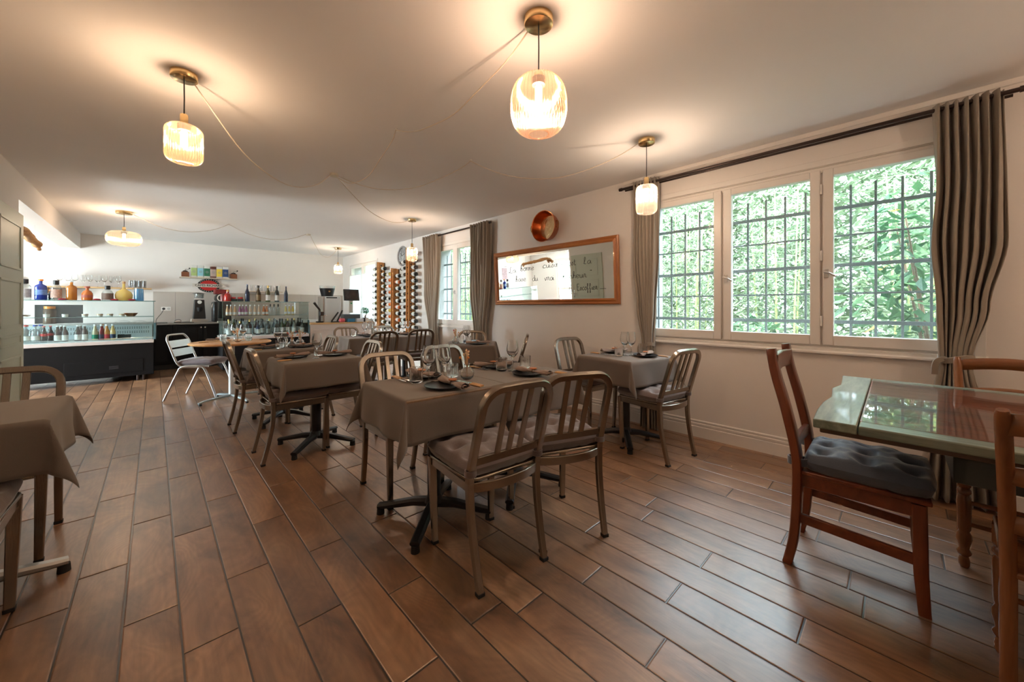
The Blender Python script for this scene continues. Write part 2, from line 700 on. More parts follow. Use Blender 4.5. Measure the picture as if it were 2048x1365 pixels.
W1 = (-0.31, 1.79, 0.885, 2.26)
W2 = (4.52, 5.80, 0.885, 2.26)
W3 = (8.20, 9.78, 0.885, 2.26)
m_rough = mat('grey_render', (0.42, 0.42, 0.41), 0.95, bump=0.5, bscale=30, var=0.15)
wall_with_holes('wall_right', 'X', YF, YB + 0.3, -0.02, CZ + 0.02, [W1, W2, W3], WX, WX + 0.10, m_wall)
wall_with_holes('wall_outer', 'X', YF, YB + 0.3, -0.6, 3.1, [W1, W2, W3], WX + 0.10, OX, m_rough)
struct(MB().box(XS - 0.3, WX + 0.1, YB, YB + 0.3, -0.02, CZ + 0.02).build('wall_back', m_wall, smooth=False))
struct(MB().box(XL - 0.1, XL, YF, 6.04, -0.02, CZ + 0.02).build('wall_left', m_wall, smooth=False))
struct(MB().box(XL - 0.1, WX + 0.1, YF - 0.2, YF, -0.02, CZ + 0.02).build('wall_front', m_wall, smooth=False))
wall_with_holes('wall_side_room', 'X', 4.4, YB + 0.3, -0.02, CZ + 0.02, [(6.75, 9.05, 0.12, 2.25)], XS - 0.3, XS, m_wall)
struct(MB().box(XS - 0.3, XL - 0.1, 4.3, 4.5, -0.02, CZ + 0.02).build('wall_side_room_end', m_wall, smooth=False))
struct(MB().box(XS - 0.3, OX, YF - 0.2, YB + 0.3, CZ, CZ + 0.55).build('ceiling', m_ceil, smooth=False))
struct(MB().box(XL - 0.23, XL, 6.04, YB, 2.27, CZ).build('ceiling_beam', m_wall, smooth=False))
# narrow step under the ceiling along the window wall
struct(MB().box(WX - 0.018, WX, YF, 2.05, 2.505, CZ).build('trim_1', m_wall, bev=0.004))


def baseboard(name, y0, y1):
    mb = MB()
    prof = [(0, 0), (0.016, 0), (0.016, 0.095), (0.010, 0.099), (0.010, 0.108), (0.015, 0.112), (0.015, 0.126), (0.008, 0.130), (0.008, 0.138), (0.012, 0.142), (0.012, 0.150), (0.0, 0.157)]
    mb.prism(prof, lambda a, b: (WX - a, y0, b), lambda a, b: (WX - a, y1, b))
    return struct(mb.build(name, m_white, angle=25))


baseboard('baseboard_right', YF, YB)


# ---------------------------------------------------------------- windows
def window(name, W, cuts, voile=False):
    """cuts: sash spans (y0,y1) of the glass; frame fills the hole"""
    y0, y1, z0, z1 = W
    gz0, gz1 = 0.99, 2.18
    r = bpy.data.objects.new(name, None)
    COL.objects.link(r)
    struct(r)
    xi, xo = WX - 0.012, WX + 0.06
    f = MB()
    f.box(xi + .02, xo, y0, y1, z1 - 0.045, z1)
    f.box(xi + .02, xo, y0, y1, z0, z0 + 0.045)
    f.box(xi + .02, xo, y0, y0 + 0.045, z0 + .045, z1 - .045)
    f.box(xi + .02, xo, y1 - 0.045, y1, z0 + .045, z1 - .045)
    for k in range(len(cuts) - 1):
        f.box(xi + .025, xo, cuts[k][1] + .05, cuts[k + 1][0] - .05, z0 + .045, z1 - .045)
    f.build('window_frame', m_white, r, bev=0.004)
    # flat surround and sill board on the room side
    s = MB()
    s.box(WX - 0.014, WX, y0 - 0.045, y1 + 0.045, z1 + 0.004, z1 + 0.05)
    s.box(WX - 0.014, WX, y0 - 0.05, y0 - 0.004, z0, z1 + .004)
    s.box(WX - 0.014, WX, y1 + 0.004, y1 + 0.05, z0, z1 + .004)
    s.build('window_surround', m_white, r, bev=0.003)
    s = MB()
    s.prism([(0.0, 0.0), (0.034, 0.0), (0.034, 0.012), (0.022, 0.022), (0.022, 0.04), (0.0, 0.045)],
            lambda a, b: (WX - a, y0 - 0.06, z0 - 0.03 + b), lambda a, b: (WX - a, y1 + 0.06, z0 - 0.03 + b))
    s.build('window_sill', m_white, r, angle=25)
    for k, (a, b) in enumerate(cuts):
        t = 0.062
        q = MB()
        A, B, ZA, ZB = a - t, b + t, gz0 - 0.075, gz1 + 0.055
        q.box(xi, xo - .01, A, a, ZA, ZB)
        q.box(xi, xo - .01, b, B, ZA, ZB)
        q.box(xi, xo - .01, a, b, ZA, gz0)
        q.box(xi, xo - .01, a, b, gz1, ZB)
        so = q.build('sash', m_white, r, bev=0.005)
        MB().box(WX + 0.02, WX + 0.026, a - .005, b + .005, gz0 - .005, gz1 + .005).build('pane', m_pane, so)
        if k < len(cuts) - 1:
            h = MB()
            hy = (b + cuts[k + 1][0]) / 2 if len(cuts) == 2 else b + 0.04
            h.box(xi - 0.008, xi, hy - 0.013, hy + 0.013, 1.42, 1.485)
            h.cyl((xi - 0.008, hy, 1.46), (xi - 0.04, hy, 1.46), 0.008)
            h.rect([(xi - 0.04, hy + 0.012, 1.465), (xi - 0.042, hy - 0.025, 1.45), (xi - 0.040, hy - 0.058, 1.425)], 0.018, 0.012)
            if k < 1 or len(cuts) > 2:
                h.build('handle', m_steel, so, bev=0.002)
    if len(cuts) == 3:
        for z in (1.06, 1.55, 2.05):
            h = MB()
            h.cyl((xi - 0.004, 0.412, z), (xi - 0.004, 0.412, z + 0.075), 0.007)
            h.build('hinge', m_white, r)
    return r


window('window_1', W1, [(-0.24, 0.342), (0.48, 1.02), (1.161, 1.72)])
window('window_2', W2, [(4.60, 5.09), (5.215, 5.72)])
window('window_3', W3, [(8.30, 8.93), (9.06, 9.70)])


def grille(y0, y1, first, label, nH=(1.086, 1.307, 1.526, 1.754, 1.97)):
    g = root('window_grille', label, 'window grille', (3.85, (y0 + y1) / 2, W1[2]))
    yc = (y0 + y1) / 2
    m = mat('glare_lifted_iron', (0.13, 0.16, 0.17), 0.55)  # bar colour lightened to paint in the glare of the window
    y = first
    while y < y1:
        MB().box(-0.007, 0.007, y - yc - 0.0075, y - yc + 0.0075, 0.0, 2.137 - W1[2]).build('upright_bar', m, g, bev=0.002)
        y += 0.137
    for i, z in enumerate(nH):
        t = 0.014 if i % 2 == 0 else 0.007
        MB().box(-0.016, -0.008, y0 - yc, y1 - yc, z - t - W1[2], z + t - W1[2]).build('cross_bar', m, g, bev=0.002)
    return g


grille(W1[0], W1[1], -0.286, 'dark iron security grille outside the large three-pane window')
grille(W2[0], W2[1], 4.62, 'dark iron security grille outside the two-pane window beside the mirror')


# curtains ------------------------------------------------------
def curtain_mesh(x, levels, folds, zt, zb, seed=0, depth=0.03):
    """levels: (z, y_centre, half_width, pleat_depth)"""
    rnd = random.Random(seed)
    ph = [rnd.uniform(-0.5, 0.5) for _ in range(folds + 2)]
    lv = sorted(levels)

    def at(z):
        for i in range(len(lv) - 1):
            if z <= lv[i + 1][0]:
                a, b = lv[i], lv[i + 1]
                t = max(0, min(1, (z - a[0]) / (b[0] - a[0])))
                t = t * t * (3 - 2 * t)
                return [a[k] + (b[k] - a[k]) * t for k in (1, 2, 3)]
        return lv[-1][1:]
    mb = MB()

    def f(u, v):
        z = zb + (zt - zb) * v
        c, w, d = at(z)
        k = u * folds
        i = int(min(k, folds - 1e-6))
        wob = ph[i] * 0.5
        s = sin(2 * pi * k + wob * sin(z * 2.3 + i))
        s = math.copysign(abs(s) ** 0.75, s)
        y = c + w * (2 * u - 1) + 0.012 * sin(4 * pi * k + z * 3) * (0.5 + ph[i + 1])
        return (x + d * s + 0.01 * sin(z * 4 + i), y, z)
    mb.grid(f, folds * 10, 46)
    return mb


def curtain(label, x, levels, folds, zt, zb, seed, tie=None, depth=0.03, group=None):
    lv = sorted(levels)
    r = root('curtain', label, 'curtain', (x, lv[-1][1], 0), 0, group)
    mb = curtain_mesh(x, levels, folds, zt, zb, seed, depth)
    off = Vector((x, lv[-1][1], 0))
    mb.v = [tuple(Vector(p) - off) for p in mb.v]
    mb.build('fabric', m_curtain, r, solid=0.004, angle=180)
    if tie:
        ty, tz, tw, tx = tie
        t = MB()
        path = [(0.055 * cos(a) * tx, ty - off.y + tw * sin(a), tz + 0.012 * sin(2 * a)) for a in [2 * pi * k / 20 for k in range(20)]]
        t.rect(path, 0.012, 0.035, closed=True)
        path = smooth_path([(-0.04, ty - off.y + tw * 0.6, tz), (-0.055, ty - off.y + tw + 0.012, tz - 0.02), (-0.045, ty - off.y + tw + 0.02, tz - 0.10)], 5)
        t.rect(path, 0.008, 0.03)
        t.build('tieback', m_curtain, r)
    return r


XC = 3.535
curtain('taupe eyelet curtain right of the large window, tied in above the floor', XC,
        [(0.01, -0.26, 0.17, 0.055), (0.45, -0.25, 0.13, 0.05), (0.88, -0.235, 0.062, 0.03), (1.2, -0.26, 0.10, 0.04), (1.6, -0.28, 0.145, 0.05), (2.0, -0.29, 0.135, 0.045), (2.46, -0.285, 0.135, 0.038)],
        7, 2.46, 0.01, 3, tie=(-0.235, 0.885, 0.068, 1.0))
curtain('taupe eyelet curtain at the mirror end of the large window, tied low', XC,
        [(0.01, 1.70, 0.10, 0.045), (0.45, 1.71, 0.09, 0.045), (0.83, 1.73, 0.05, 0.03), (1.2, 1.745, 0.085, 0.035), (1.7, 1.755, 0.12, 0.04), (2.47, 1.755, 0.13, 0.04)],
        7, 2.47, 0.01, 5, tie=(1.73, 0.83, 0.056, 0.9))
curtain('taupe eyelet curtain beside the tall wine racks', XC,
        [(0.02, 5.66, 0.16, 0.045), (0.8, 5.68, 0.11, 0.035), (1.5, 5.72, 0.2, 0.045), (2.47, 5.74, 0.255, 0.045)], 7, 2.47, 0.02, 7)
curtain('taupe eyelet curtain between the two-pane window and the mirror', XC,
        [(0.02, 4.36, 0.16, 0.045), (0.8, 4.38, 0.12, 0.035), (1.5, 4.37, 0.2, 0.045), (2.47, 4.36, 0.225, 0.045)], 7, 2.47, 0.02, 9)


def rod(y0, y1, z, label, twin):
    r = root('curtain_rod', label, 'curtain rod', (XC, (y0 + y1) / 2, z))
    h = (y1 - y0) / 2
    MB().cyl((0, -h, 0), (0, h, 0), 0.013, seg=14).build('pole', m_rod, r)
    if twin:
        MB().cyl((0.035, -h + .02, -0.012), (0.035, h - .02, -0.012), 0.009, seg=12).build('pole', m_rod, r)
    for s in (-1, 1):
        MB().cyl((0, s * h, 0), (0, s * (h + 0.03), 0), 0.018, 0.016, seg=14).build('end_cap', m_rod, r)
        b = MB()
        b.rect([(WX - XC, s * (h - 0.12), 0.0), (0.01, s * (h - 0.12), 0.0)], 0.014, 0.03)
        b.box(WX - XC - 0.004, WX - XC, s * (h - 0.12) - 0.02, s * (h - 0.12) + 0.02, -0.035, 0.035)
        b.build('bracket', m_rod, r)


rod(-0.47, 2.02, 2.435, 'long dark metal curtain rod above the large three-pane window', True)
rod(4.16, 6.0, 2.44, 'short dark metal curtain rod above the two-pane window beside the mirror', False)

# voile on the far window
m_voile = glass('white_voile', (0.9, 0.95, 0.96), 0.98, 0.5, 0.8, (0.93, 0.95, 0.95), edge=0.02)
mb = MB()
mb.grid(lambda u, v: (WX - 0.045 + 0.012 * sin(u * 90) + 0.006 * sin(u * 37), 8.26 + 1.47 * u, 0.93 + 1.07 * v), 160, 8)
o = mb.build('voile_curtain', m_voile, angle=180)
tag(o, 'sheer white half curtain over the far window behind the cash desk', 'curtain')
o = MB().cyl((WX - 0.045, 8.24, 2.0), (WX - 0.045, 9.75, 2.0), 0.006).build('voile_rod', m_steel)
tag(o, 'thin rod carrying the sheer white half curtain', 'curtain rod')

# outside ground and planting -------------------------------------
m_soil = mat('garden_soil', (0.16, 0.13, 0.08), 0.95, bump=0.8, bscale=8, var=0.4)
struct(MB().box(OX, 16, -12, 22, -0.9, -0.5).build('ground', m_soil, smooth=False))
struct(MB().box(-16, XS - 0.3, -6, 22, -0.6, -0.05).build('terrace_ground', mat('pale_paving', (0.62, 0.60, 0.55), 0.9, bump=0.3, bscale=12), smooth=False))


def leaf_mat(name, c1, c2, trans=0.5):
    m = bpy.data.materials.new(name)
    m.use_nodes = True
    nt = m.node_tree
    N, L = nt.nodes, nt.links
    N.remove(N['Principled BSDF'])
    g = N.new('ShaderNodeNewGeometry')
    cr = N.new('ShaderNodeValToRGB')
    cr.color_ramp.elements[0].color = (*c1, 1)
    cr.color_ramp.elements[1].color = (*c2, 1)
    L.new(g.outputs['Random Per Island'], cr.inputs[0])
    d = N.new('ShaderNodeBsdfDiffuse')
    t = N.new('ShaderNodeBsdfTranslucent')
    gl = N.new('ShaderNodeBsdfGlossy')
    gl.inputs['Roughness'].default_value = 0.35
    L.new(cr.outputs[0], d.inputs[0])
    L.new(cr.outputs[0], t.inputs[0])
    a = N.new('ShaderNodeMixShader')
    a.inputs[0].default_value = trans
    L.new(d.outputs[0], a.inputs[1])
    L.new(t.outputs[0], a.inputs[2])
    b = N.new('ShaderNodeMixShader')
    b.inputs[0].default_value = 0.03
    L.new(a.outputs[0], b.inputs[1])
    L.new(gl.outputs[0], b.inputs[2])
    L.new(b.outputs[0], N['Material Output'].inputs[0])
    return m


def leaves(mb, n, centre, rad, length, width, rnd, droop=0.3, shell=0.5):
    for _ in range(n):
        while True:
            p = Vector((rnd.uniform(-1, 1), rnd.uniform(-1, 1), rnd.uniform(-1, 1)))
            l = p.length
            if shell < l < 1:
                break
        p = Vector((p.x * rad[0], p.y * rad[1], p.z * rad[2])) + Vector(centre)
        a = rnd.uniform(0, 2 * pi)
        L_ = length * rnd.uniform(0.6, 1.3)
        d = Vector((cos(a), sin(a), rnd.uniform(-0.9, 0.5) - droop)).normalized()
        s = d.cross(Vector((rnd.uniform(-.5, .5), rnd.uniform(-.5, .5), 1))).normalized() * (width * rnd.uniform(0.7, 1.2) / 2)
        nrm = d.cross(s).normalized() * (L_ * 0.08)
        mb.add([p, p + d * L_ * 0.45 + s + nrm, p + d * L_, p + d * L_ * 0.45 - s + nrm, p + d * L_ * 0.5], [(0, 1, 4), (1, 2, 4), (0, 4, 3), (4, 2, 3)])


m_bamboo = leaf_mat('bamboo_leaf', (0.11, 0.19, 0.095), (0.36, 0.45, 0.29), 0.5)
m_broad = leaf_mat('laurel_leaf', (0.015, 0.07, 0.03), (0.10, 0.22, 0.09), 0.35)
m_cane = mat('bamboo_cane', (0.45, 0.52, 0.18), 0.5, var=0.2)
m_bark = mat('brown_bark', (0.16, 0.11, 0.07), 0.9, bump=0.5)
m_rust = leaf_mat('autumn_leaf', (0.55, 0.22, 0.04), (0.85, 0.5, 0.15), 0.4)
rnd = random.Random(5)
bam = [(6.25, 1.15), (6.3, 2.5), (6.25, 3.85), (6.3, 5.2), (6.25, 6.55), (6.35, -0.2), (6.25, 7.9), (6.3, 9.25), (6.25, 10.6)]
names_b = ['opposite the middle pane of the large window', 'opposite the mirror-side pane of the large window', 'outside behind the mirror wall',
           'outside the two-pane window, mirror side', 'outside the two-pane window, wine rack side', 'opposite the curtained end of the large window', 'outside behind the wine racks',
           'outside the sheer-curtained window', 'outside past the sheer-curtained window']
for (bx_, by_), nm in zip(bam, names_b):
    r = root('bamboo', 'pale green feathery bamboo clump ' + nm, 'bamboo', (bx_, by_, -0.5))
    mb, st = MB(), MB()
    for k in range(9):
        ax, ay = rnd.uniform(-.35, .35), rnd.uniform(-.35, .35)
        st.tube([(ax, ay, 0), (ax * 1.1, ay * 1.1, 1.6), (ax * 1.5, ay * 1.4, 3.2)], 0.012, 5, [1, 0.9, 0.5])
    leaves(mb, 2600, (0, 0, 1.75), (0.52, 0.58, 1.85), 0.15, 0.022, rnd, 0.3, 0.15)
    st.build('cane', m_cane, r)
    mb.build('foliage', m_bamboo, r, smooth=False)
for (bx_, by_, h, lab, n) in [(5.1, -0.35, 2.5, 'dark green broad-leaved laurel shrub outside the curtain end of the large window', 1100),
                              (5.3, -2.2, 2.6, 'broad-leaved laurel shrub beyond the corner of the large window', 900),
                              (4.95, 1.1, 1.35, 'low dark green laurel shrub under the large window', 700)]:
    r = root('laurel_shrub', lab, 'shrub', (bx_, by_, -0.5))
    st, mb = MB(), MB()
    for k in range(6):
        a = rnd.uniform(0, 2 * pi)
        st.tube([(0, 0, 0), (0.2 * cos(a), 0.2 * sin(a), h * 0.5), (0.4 * cos(a), 0.4 * sin(a), h)], 0.02, 6, [1, .7, .3])
    st.build('stem', m_bark, r)
    leaves(mb, n, (0, 0, h * 0.62), (0.5, 0.78 if h > 2 else 0.5, h * 0.62), 0.17, 0.075, rnd, 0.25, 0.2)
    mb.build('foliage', m_broad, r, smooth=False)
    ru = MB()
    leaves(ru, 14, (-0.1, 0, h * 0.7), (0.5, 0.6, h * 0.5), 0.14, 0.05, rnd, 0.4, 0.5)
    ru.build('withered_leaf', m_rust, r, smooth=False)['kind'] = 'stuff'
mb = MB()
for k in range(15):
    leaves(mb, 5200, (8.3 + rnd.uniform(-.2, .2), -5 + k * 1.35, 2.0), (0.6, 1.0, 2.8), 0.24, 0.065, rnd, 0.2, 0.1)
tag(mb.build('hedge_foliage', m_bamboo, smooth=False), 'tall bright green hedge filling the view behind the bamboo', 'hedge', kind='stuff')

# ---------------------------------------------------------------- metal slat-back chairs
def cushion(mb, w, d, t, cx, cy, z, rows=3, cols=3, dimple=0.6, seed=1, tap=0.0):
    rn = random.Random(seed)
    jit = [(rn.uniform(-.02, .02), rn.uniform(-.02, .02)) for _ in range(rows * cols)]

    def h(u, v):
        x, y = 2 * u - 1, 2 * v - 1
        e = max(0, 1 - abs(x) ** 7) ** 0.45 * max(0, 1 - abs(y) ** 7) ** 0.45
        dm = 0
        for i in range(cols):
            for j in range(rows):
                jx, jy = jit[i * rows + j]
                px, py = (i + 0.5) / cols + jx, (j + 0.5) / rows + jy
                q = ((u - px) * w) ** 2 + ((v - py) * d) ** 2
                dm += math.exp(-q / 0.0015)
        cre = 0.10 * (abs(sin(pi * u * cols)) ** 0.5 + abs(sin(pi * v * rows)) ** 0.5)
        wr = 0.05 * sin(u * 31 + 5 * v) * sin(v * 27 + seed)
        return max(0.0, e * (0.86 + cre + wr) - dimple * dm * e)
    n = 30

    def P(u, v, s):
        x = (u - 0.5) * w
        y = (v - 0.5) * d
        x *= 1 - tap * v
        k = 1 - 0.05 * (abs(2 * u - 1) * abs(2 * v - 1)) ** 3
        return (cx + x * k, cy + y * k, z + t * 0.42 + s * t * (0.58 if s > 0 else 0.42) * (h(u, v) if s > 0 else min(1, h(u, v) * 1.6)))
    mb.grid(lambda u, v: P(u, v, 1), n, n)
    mb.grid(lambda u, v: P(1 - u, v, -1), n, n)


def chair_proto(cush=True):
    """origin: floor midway between the rear feet; +Y is forward"""
    r = root('dining_chair', '', 'chair')
    for s in (-1, 1):
        p = smooth_path([(s * .180, 0.0, 0.012), (s * .184, 0.035, 0.16), (s * .188, 0.062, 0.32), (s * .190, 0.066, 0.45)], 5)
        l = MB().rect(p, 0.034, 0.030, [(.86 + .14 * k / (len(p) - 1)) for k in range(len(p))], up=(0, 1, 0)).build('leg', m_alu, r, angle=30)
        MB().cbox((s * .180, 0.0, 0.008), (0.033, 0.030, 0.016)).build('foot_cap', m_rubber, l, bev=0.002)
        p = [(s * .172, 0.432, 0.012), (s * .178, 0.440, 0.25), (s * .182, 0.446, 0.445)]
        l = MB().rect(p, 0.040, 0.032, [.72, .88, 1.0], up=(0, 1, 0)).build('leg', m_alu, r, angle=30)
        MB().cbox((s * .172, 0.432, 0.008), (0.031, 0.027, 0.016)).build('foot_cap', m_rubber, l, bev=0.002)
    # back: one bent tube
    R = 0.085
    pts = [(-.190, 0.066, 0.45), (-.190, 0.060, 0.49), (-.188, 0.017, 0.635), (-.186, -0.0255, 0.775)]
    for k in range(1, 7):
        a = k / 6 * pi / 2
        pts.append((-.186 + R * (1 - cos(a)), -0.0255 - 0.025 * sin(a), 0.775 + R * sin(a)))
    pts2 = [(-x, y, z) for x, y, z in reversed(pts)]
    path = pts + [(0, -0.052, 0.862)] + pts2
    MB().rect(path, 0.034, 0.030, up=(0, 1, 0)).build('back_frame', m_alu, r, angle=30)
    MB().rect([(-.178, 0.046, 0.540), (0, 0.044, 0.540), (.178, 0.046, 0.540)], 0.016, 0.034, up=(0, 0, 1)).build('back_rail', m_alu, r, angle=30)
    for s in (-1, 0, 1):
        x = s * 0.062
        MB().rect([(x, 0.045, 0.545), (x * 1.05, -0.049, 0.853)], 0.028, 0.012, up=(0, 1, 0)).build('slat', m_alu, r, angle=30)
    # seat pan with rounded corners, side rails and curved rear rail
    def rr(w0, w1, y0, y1, c):
        out = []
        for (sx, yy, w, a0) in ((1, y0, w0, -90), (1, y1, w1, 0), (-1, y1, w1, 90), (-1, y0, w0, 180)):
            cx, cy = sx * (w - c), yy + (c if yy == y0 else -c)
            for k in range(5):
                a = radians(a0 + 90 * k / 4)
                out.append((cx + c * cos(a), cy + c * sin(a)))
        return out
    poly = rr(.195, .205, 0.055, 0.462, 0.05)
    s_ = MB()
    s_.prism(poly, lambda a, b: (a, b, 0.446), lambda a, b: (a, b, 0.462 - 0.012 * max(0, 1 - ((a / .2) ** 2 + ((b - .26) / .2) ** 2))))
    s_.build('seat', m_alu, r, bev=0.004)
    a_ = MB()
    for s in (-1, 1):
        a_.rect([(s * .190, 0.08, 0.425), (s * .184, 0.43, 0.425)], 0.018, 0.042)
    a_.rect([(-.165, .446, 0.425), (.165, .446, 0.425)], 0.018, 0.042)
    a_.rect(smooth_path([(-.175, 0.062, 0.425), (-.1, 0.035, 0.425), (0, 0.025, 0.425), (.1, 0.035, 0.425), (.175, 0.062, 0.425)], 4), 0.018, 0.042)
    a_.build('seat_frame', m_alu, r, angle=30)
    if cush:
        c_ = MB()
        cushion(c_, 0.42, 0.42, 0.088, 0, 0.268, 0.462, dimple=0.85, seed=3)
        co = c_.build('cushion', m_cushion, r, angle=180)
        for s in (-1, 1):
            st = MB()
            pth = [(s * .190 + .024 * cos(a), 0.060 + .023 * sin(a), 0.492) for a in [2 * pi * k / 14 for k in range(14)]]
            st.rect(pth, 0.006, 0.026, closed=True)
            st.build('strap', m_cushion, co)
    return r


CH = Repeat(chair_proto())
CHAIRS = 'slat-back metal dining chairs'


def chair(x, y, deg, label):
    return CH.put((x, y, 0), radians(deg), label, CHAIRS)


chair(1.155, 1.19, -6, 'brushed metal chair nearest the camera, its slatted back hiding the front table edge')
chair(1.535, 1.14, -22, 'brushed metal chair just right of the nearest chair, pulled out at an angle')
chair(1.205, 2.52, 177, 'metal chair facing us across the left half of the joined front tables')
chair(1.765, 2.66, 178, 'metal chair facing us across the right half of the joined front tables')
chair(0.59, 3.51, -90, 'metal chair at the left end of the middle table, seen side-on')
chair(1.50, 3.56, 90, 'metal chair at the right end of the middle table')
chair(0.55, 4.556, -90, 'metal chair at the left end of the table behind the middle one')
chair(1.43, 4.53, 90, 'metal chair at the right end of the table behind the middle one')
chair(2.965, 1.18, -9.5, 'metal chair tucked under the near side of the table below the large window')
chair(3.20, 2.43, 171, 'metal chair against the wall side of the table below the large window, under the mirror')
chair(2.25, 4.87, 0, 'metal chair at the near side of the long double table, left of two')
chair(2.86, 4.95, -10, 'metal chair at the near side of the long double table, by the curtain')
chair(2.28, 6.29, 180, 'metal chair shining white on the far left side of the long double table')
chair(2.90, 6.27, 180, 'metal chair on the far side of the long double table, before the wine racks')
chair(3.14, 4.07, 136, 'metal chair behind the small turned table, below the curtain left of the mirror')
chair(3.19, 3.13, 44, 'metal chair seen edge-on in front of the wall under the mirror')
chair(-0.565, 3.24, 180, 'metal chair on the far side of the cropped table at the left edge')
chair(-0.585, 2.00, 0, 'metal chair cut off at the left edge, near side of the cropped table')


# ---------------------------------------------------------------- pedestal tables and cloths
def table_proto(m_base, name_label, dx=0.60, dy=0.58, arm=0.33, a0=pi / 4):
    r = root('pedestal_table', '', 'table')
    MB().box(-dx / 2, dx / 2, -dy / 2, dy / 2, 0.735, 0.760).build('tabletop', wood('table_top_wood', (0.16, 0.09, 0.05), (0.25, 0.15, 0.08)), r, bev=0.004)
    c = MB()
    c.cyl((0, 0, 0.07), (0, 0, 0.735), 0.038, seg=24)
    c.build('column', m_base, r)
    c = MB()
    c.box(-.13, .13, -.13, .13, 0.722, 0.735)
    c.build('mounting_plate', m_base, r)
    MB().cyl((0, 0, 0.09), (0, 0, 0.125), 0.055, 0.040, seg=24).build('base_collar', m_base, r)
    for k in range(4):
        a = a0 + k * pi / 2
        d = Vector((cos(a), sin(a), 0))
        p = [d * 0.02 + Vector((0, 0, 0.085)), d * 0.12 + Vector((0, 0, 0.082)), d * (arm - 0.05) + Vector((0, 0, 0.052)), d * arm + Vector((0, 0, 0.045))]
        l = MB().rect(p, 0.052, 0.034, [(1, 1.5), (1, 1.2), (1, 0.9), (0.95, 0.8)], up=(0, 0, 1), bev=0.3)
        lo = l.build('base_arm', m_base, r, angle=30)
        e = d * (arm - 0.012)
        MB().cyl((e.x, e.y, 0.0), (e.x, e.y, 0.034), 0.022, 0.020).build('levelling_foot', m_rubber, lo)
    return r


m_greybase = mat('grey_aluminium_base', (0.40, 0.40, 0.39), 0.4, 0.9)
TB = Repeat(table_proto(m_black, ''))


def cloth(x, y, deg, hx, hy, over, label, seed=0, mtl=None, k=0.24):
    """square cloth draped over a half-size hx,hy top; over = (left,right,near,far) overhang"""
    rn = random.Random(seed)
    ph = [rn.uniform(0, 6) for _ in range(8)]
    zt = 0.7635
    L_, R_, B_, T_ = over
    mb = MB()
    n = 56

    def f(u, v):
        a = -hx - L_ + (2 * hx + L_ + R_) * u
        b = -hy - B_ + (2 * hy + B_ + T_) * v
        ex = max(0, abs(a) - hx)
        ey = max(0, abs(b) - hy)
        sx, sy = (1 if a > 0 else -1), (1 if b > 0 else -1)
        cx, cy = max(-hx, min(hx, a)), max(-hy, min(hy, b))
        if ex == 0 and ey == 0:
            return (a, b, zt + 0.0012 * sin(a * 17 + ph[0]) * sin(b * 15 + ph[1]))
        r = sqrt(ex * ex + ey * ey)
        if ey == 0:
            w = 0.07 + 0.05 * sin(b * 21 + ph[2] + sx) * min(1, ex / .12)
            return (cx + sx * (ex * w + 0.004), cy, zt - ex * 0.99 - 0.003 * min(1, ex * 60))
        if ex == 0:
            w = 0.07 + 0.05 * sin(a * 19 + ph[3] + sy) * min(1, ey / .12)
            return (cx, cy + sy * (ey * w + 0.004), zt - ey * 0.99 - 0.003 * min(1, ey * 60))
        t = atan2(ey, ex)
        g = sin(2 * t)
        h = 0.08 + k * g ** 1.5
        # the fold swings a little to one side, as a real corner does
        t2 = t + 0.35 * g * sin(ph[4] + sx + 2 * sy)
        hz = r * h
        return (cx + sx * (hz * cos(t2) + .004), cy + sy * (hz * sin(t2) + .004), zt - r * sqrt(max(0, 1 - h * h)) - 0.003)
    mb.grid(f, n, n)
    # frayed hem
    o = mb.build('tablecloth', mtl or m_cloth, angle=180, solid=0.0022)
    o.location = (x, y, 0)
    o.rotation_euler = (0, 0, radians(deg))
    tag(o, label, 'tablecloth', 'taupe tablecloths')
    return o


def table(x, y, deg, label):
    return TB.put((x, y, 0), radians(deg), label, 'black pedestal tables')


# name, x, y, deg, hx, hy, overhang, phrase
TABLES = {
    'front': (1.160, 1.855, -3.5, 'front left table'),
    'joined': (1.765, 1.815, -4.5, 'front right table'),
    'middle': (1.02, 3.53, 0, 'middle table'),
    'second': (1.00, 4.58, 0, 'table behind the middle'),
    'window': (3.065, 1.715, -9.5, 'table below the large window'),
    'turned': (2.76, 3.60, -43, 'turned table below the mirror'),
    'longa': (2.27, 5.53, -6, 'long table, left half'),
    'longb': (2.875, 5.47, -6, 'long table, right half'),
    'left': (-0.60, 2.575, 0, 'cropped table at the left edge'),
}
table(1.160, 1.855, -3.5, 'black pedestal table in front, left of the joined pair')
table(1.765, 1.815, -4.5, 'black pedestal table in front, right of the joined pair')
table(1.02, 3.53, 0, 'black pedestal middle table, four-armed base in full view')
table(1.00, 4.58, 0, 'black pedestal table behind the middle one, before the round table')
table(3.065, 1.715, -9.5, 'black pedestal table below the large window')
table(2.76, 3.60, -43, 'black pedestal table turned askew below the mirror')
table(2.27, 5.53, -6, 'black pedestal table making the left half of the long far table')
table(2.875, 5.47, -6, 'black pedestal table making the right half of the long far table')
tg = table_proto(m_greybase, '', 0.60, 0.56, 0.32, 0.18)
tg.location = (-0.60, 2.575, 0)
tg['label'] = 'pedestal table with grey metal foot, cropped by the left edge'

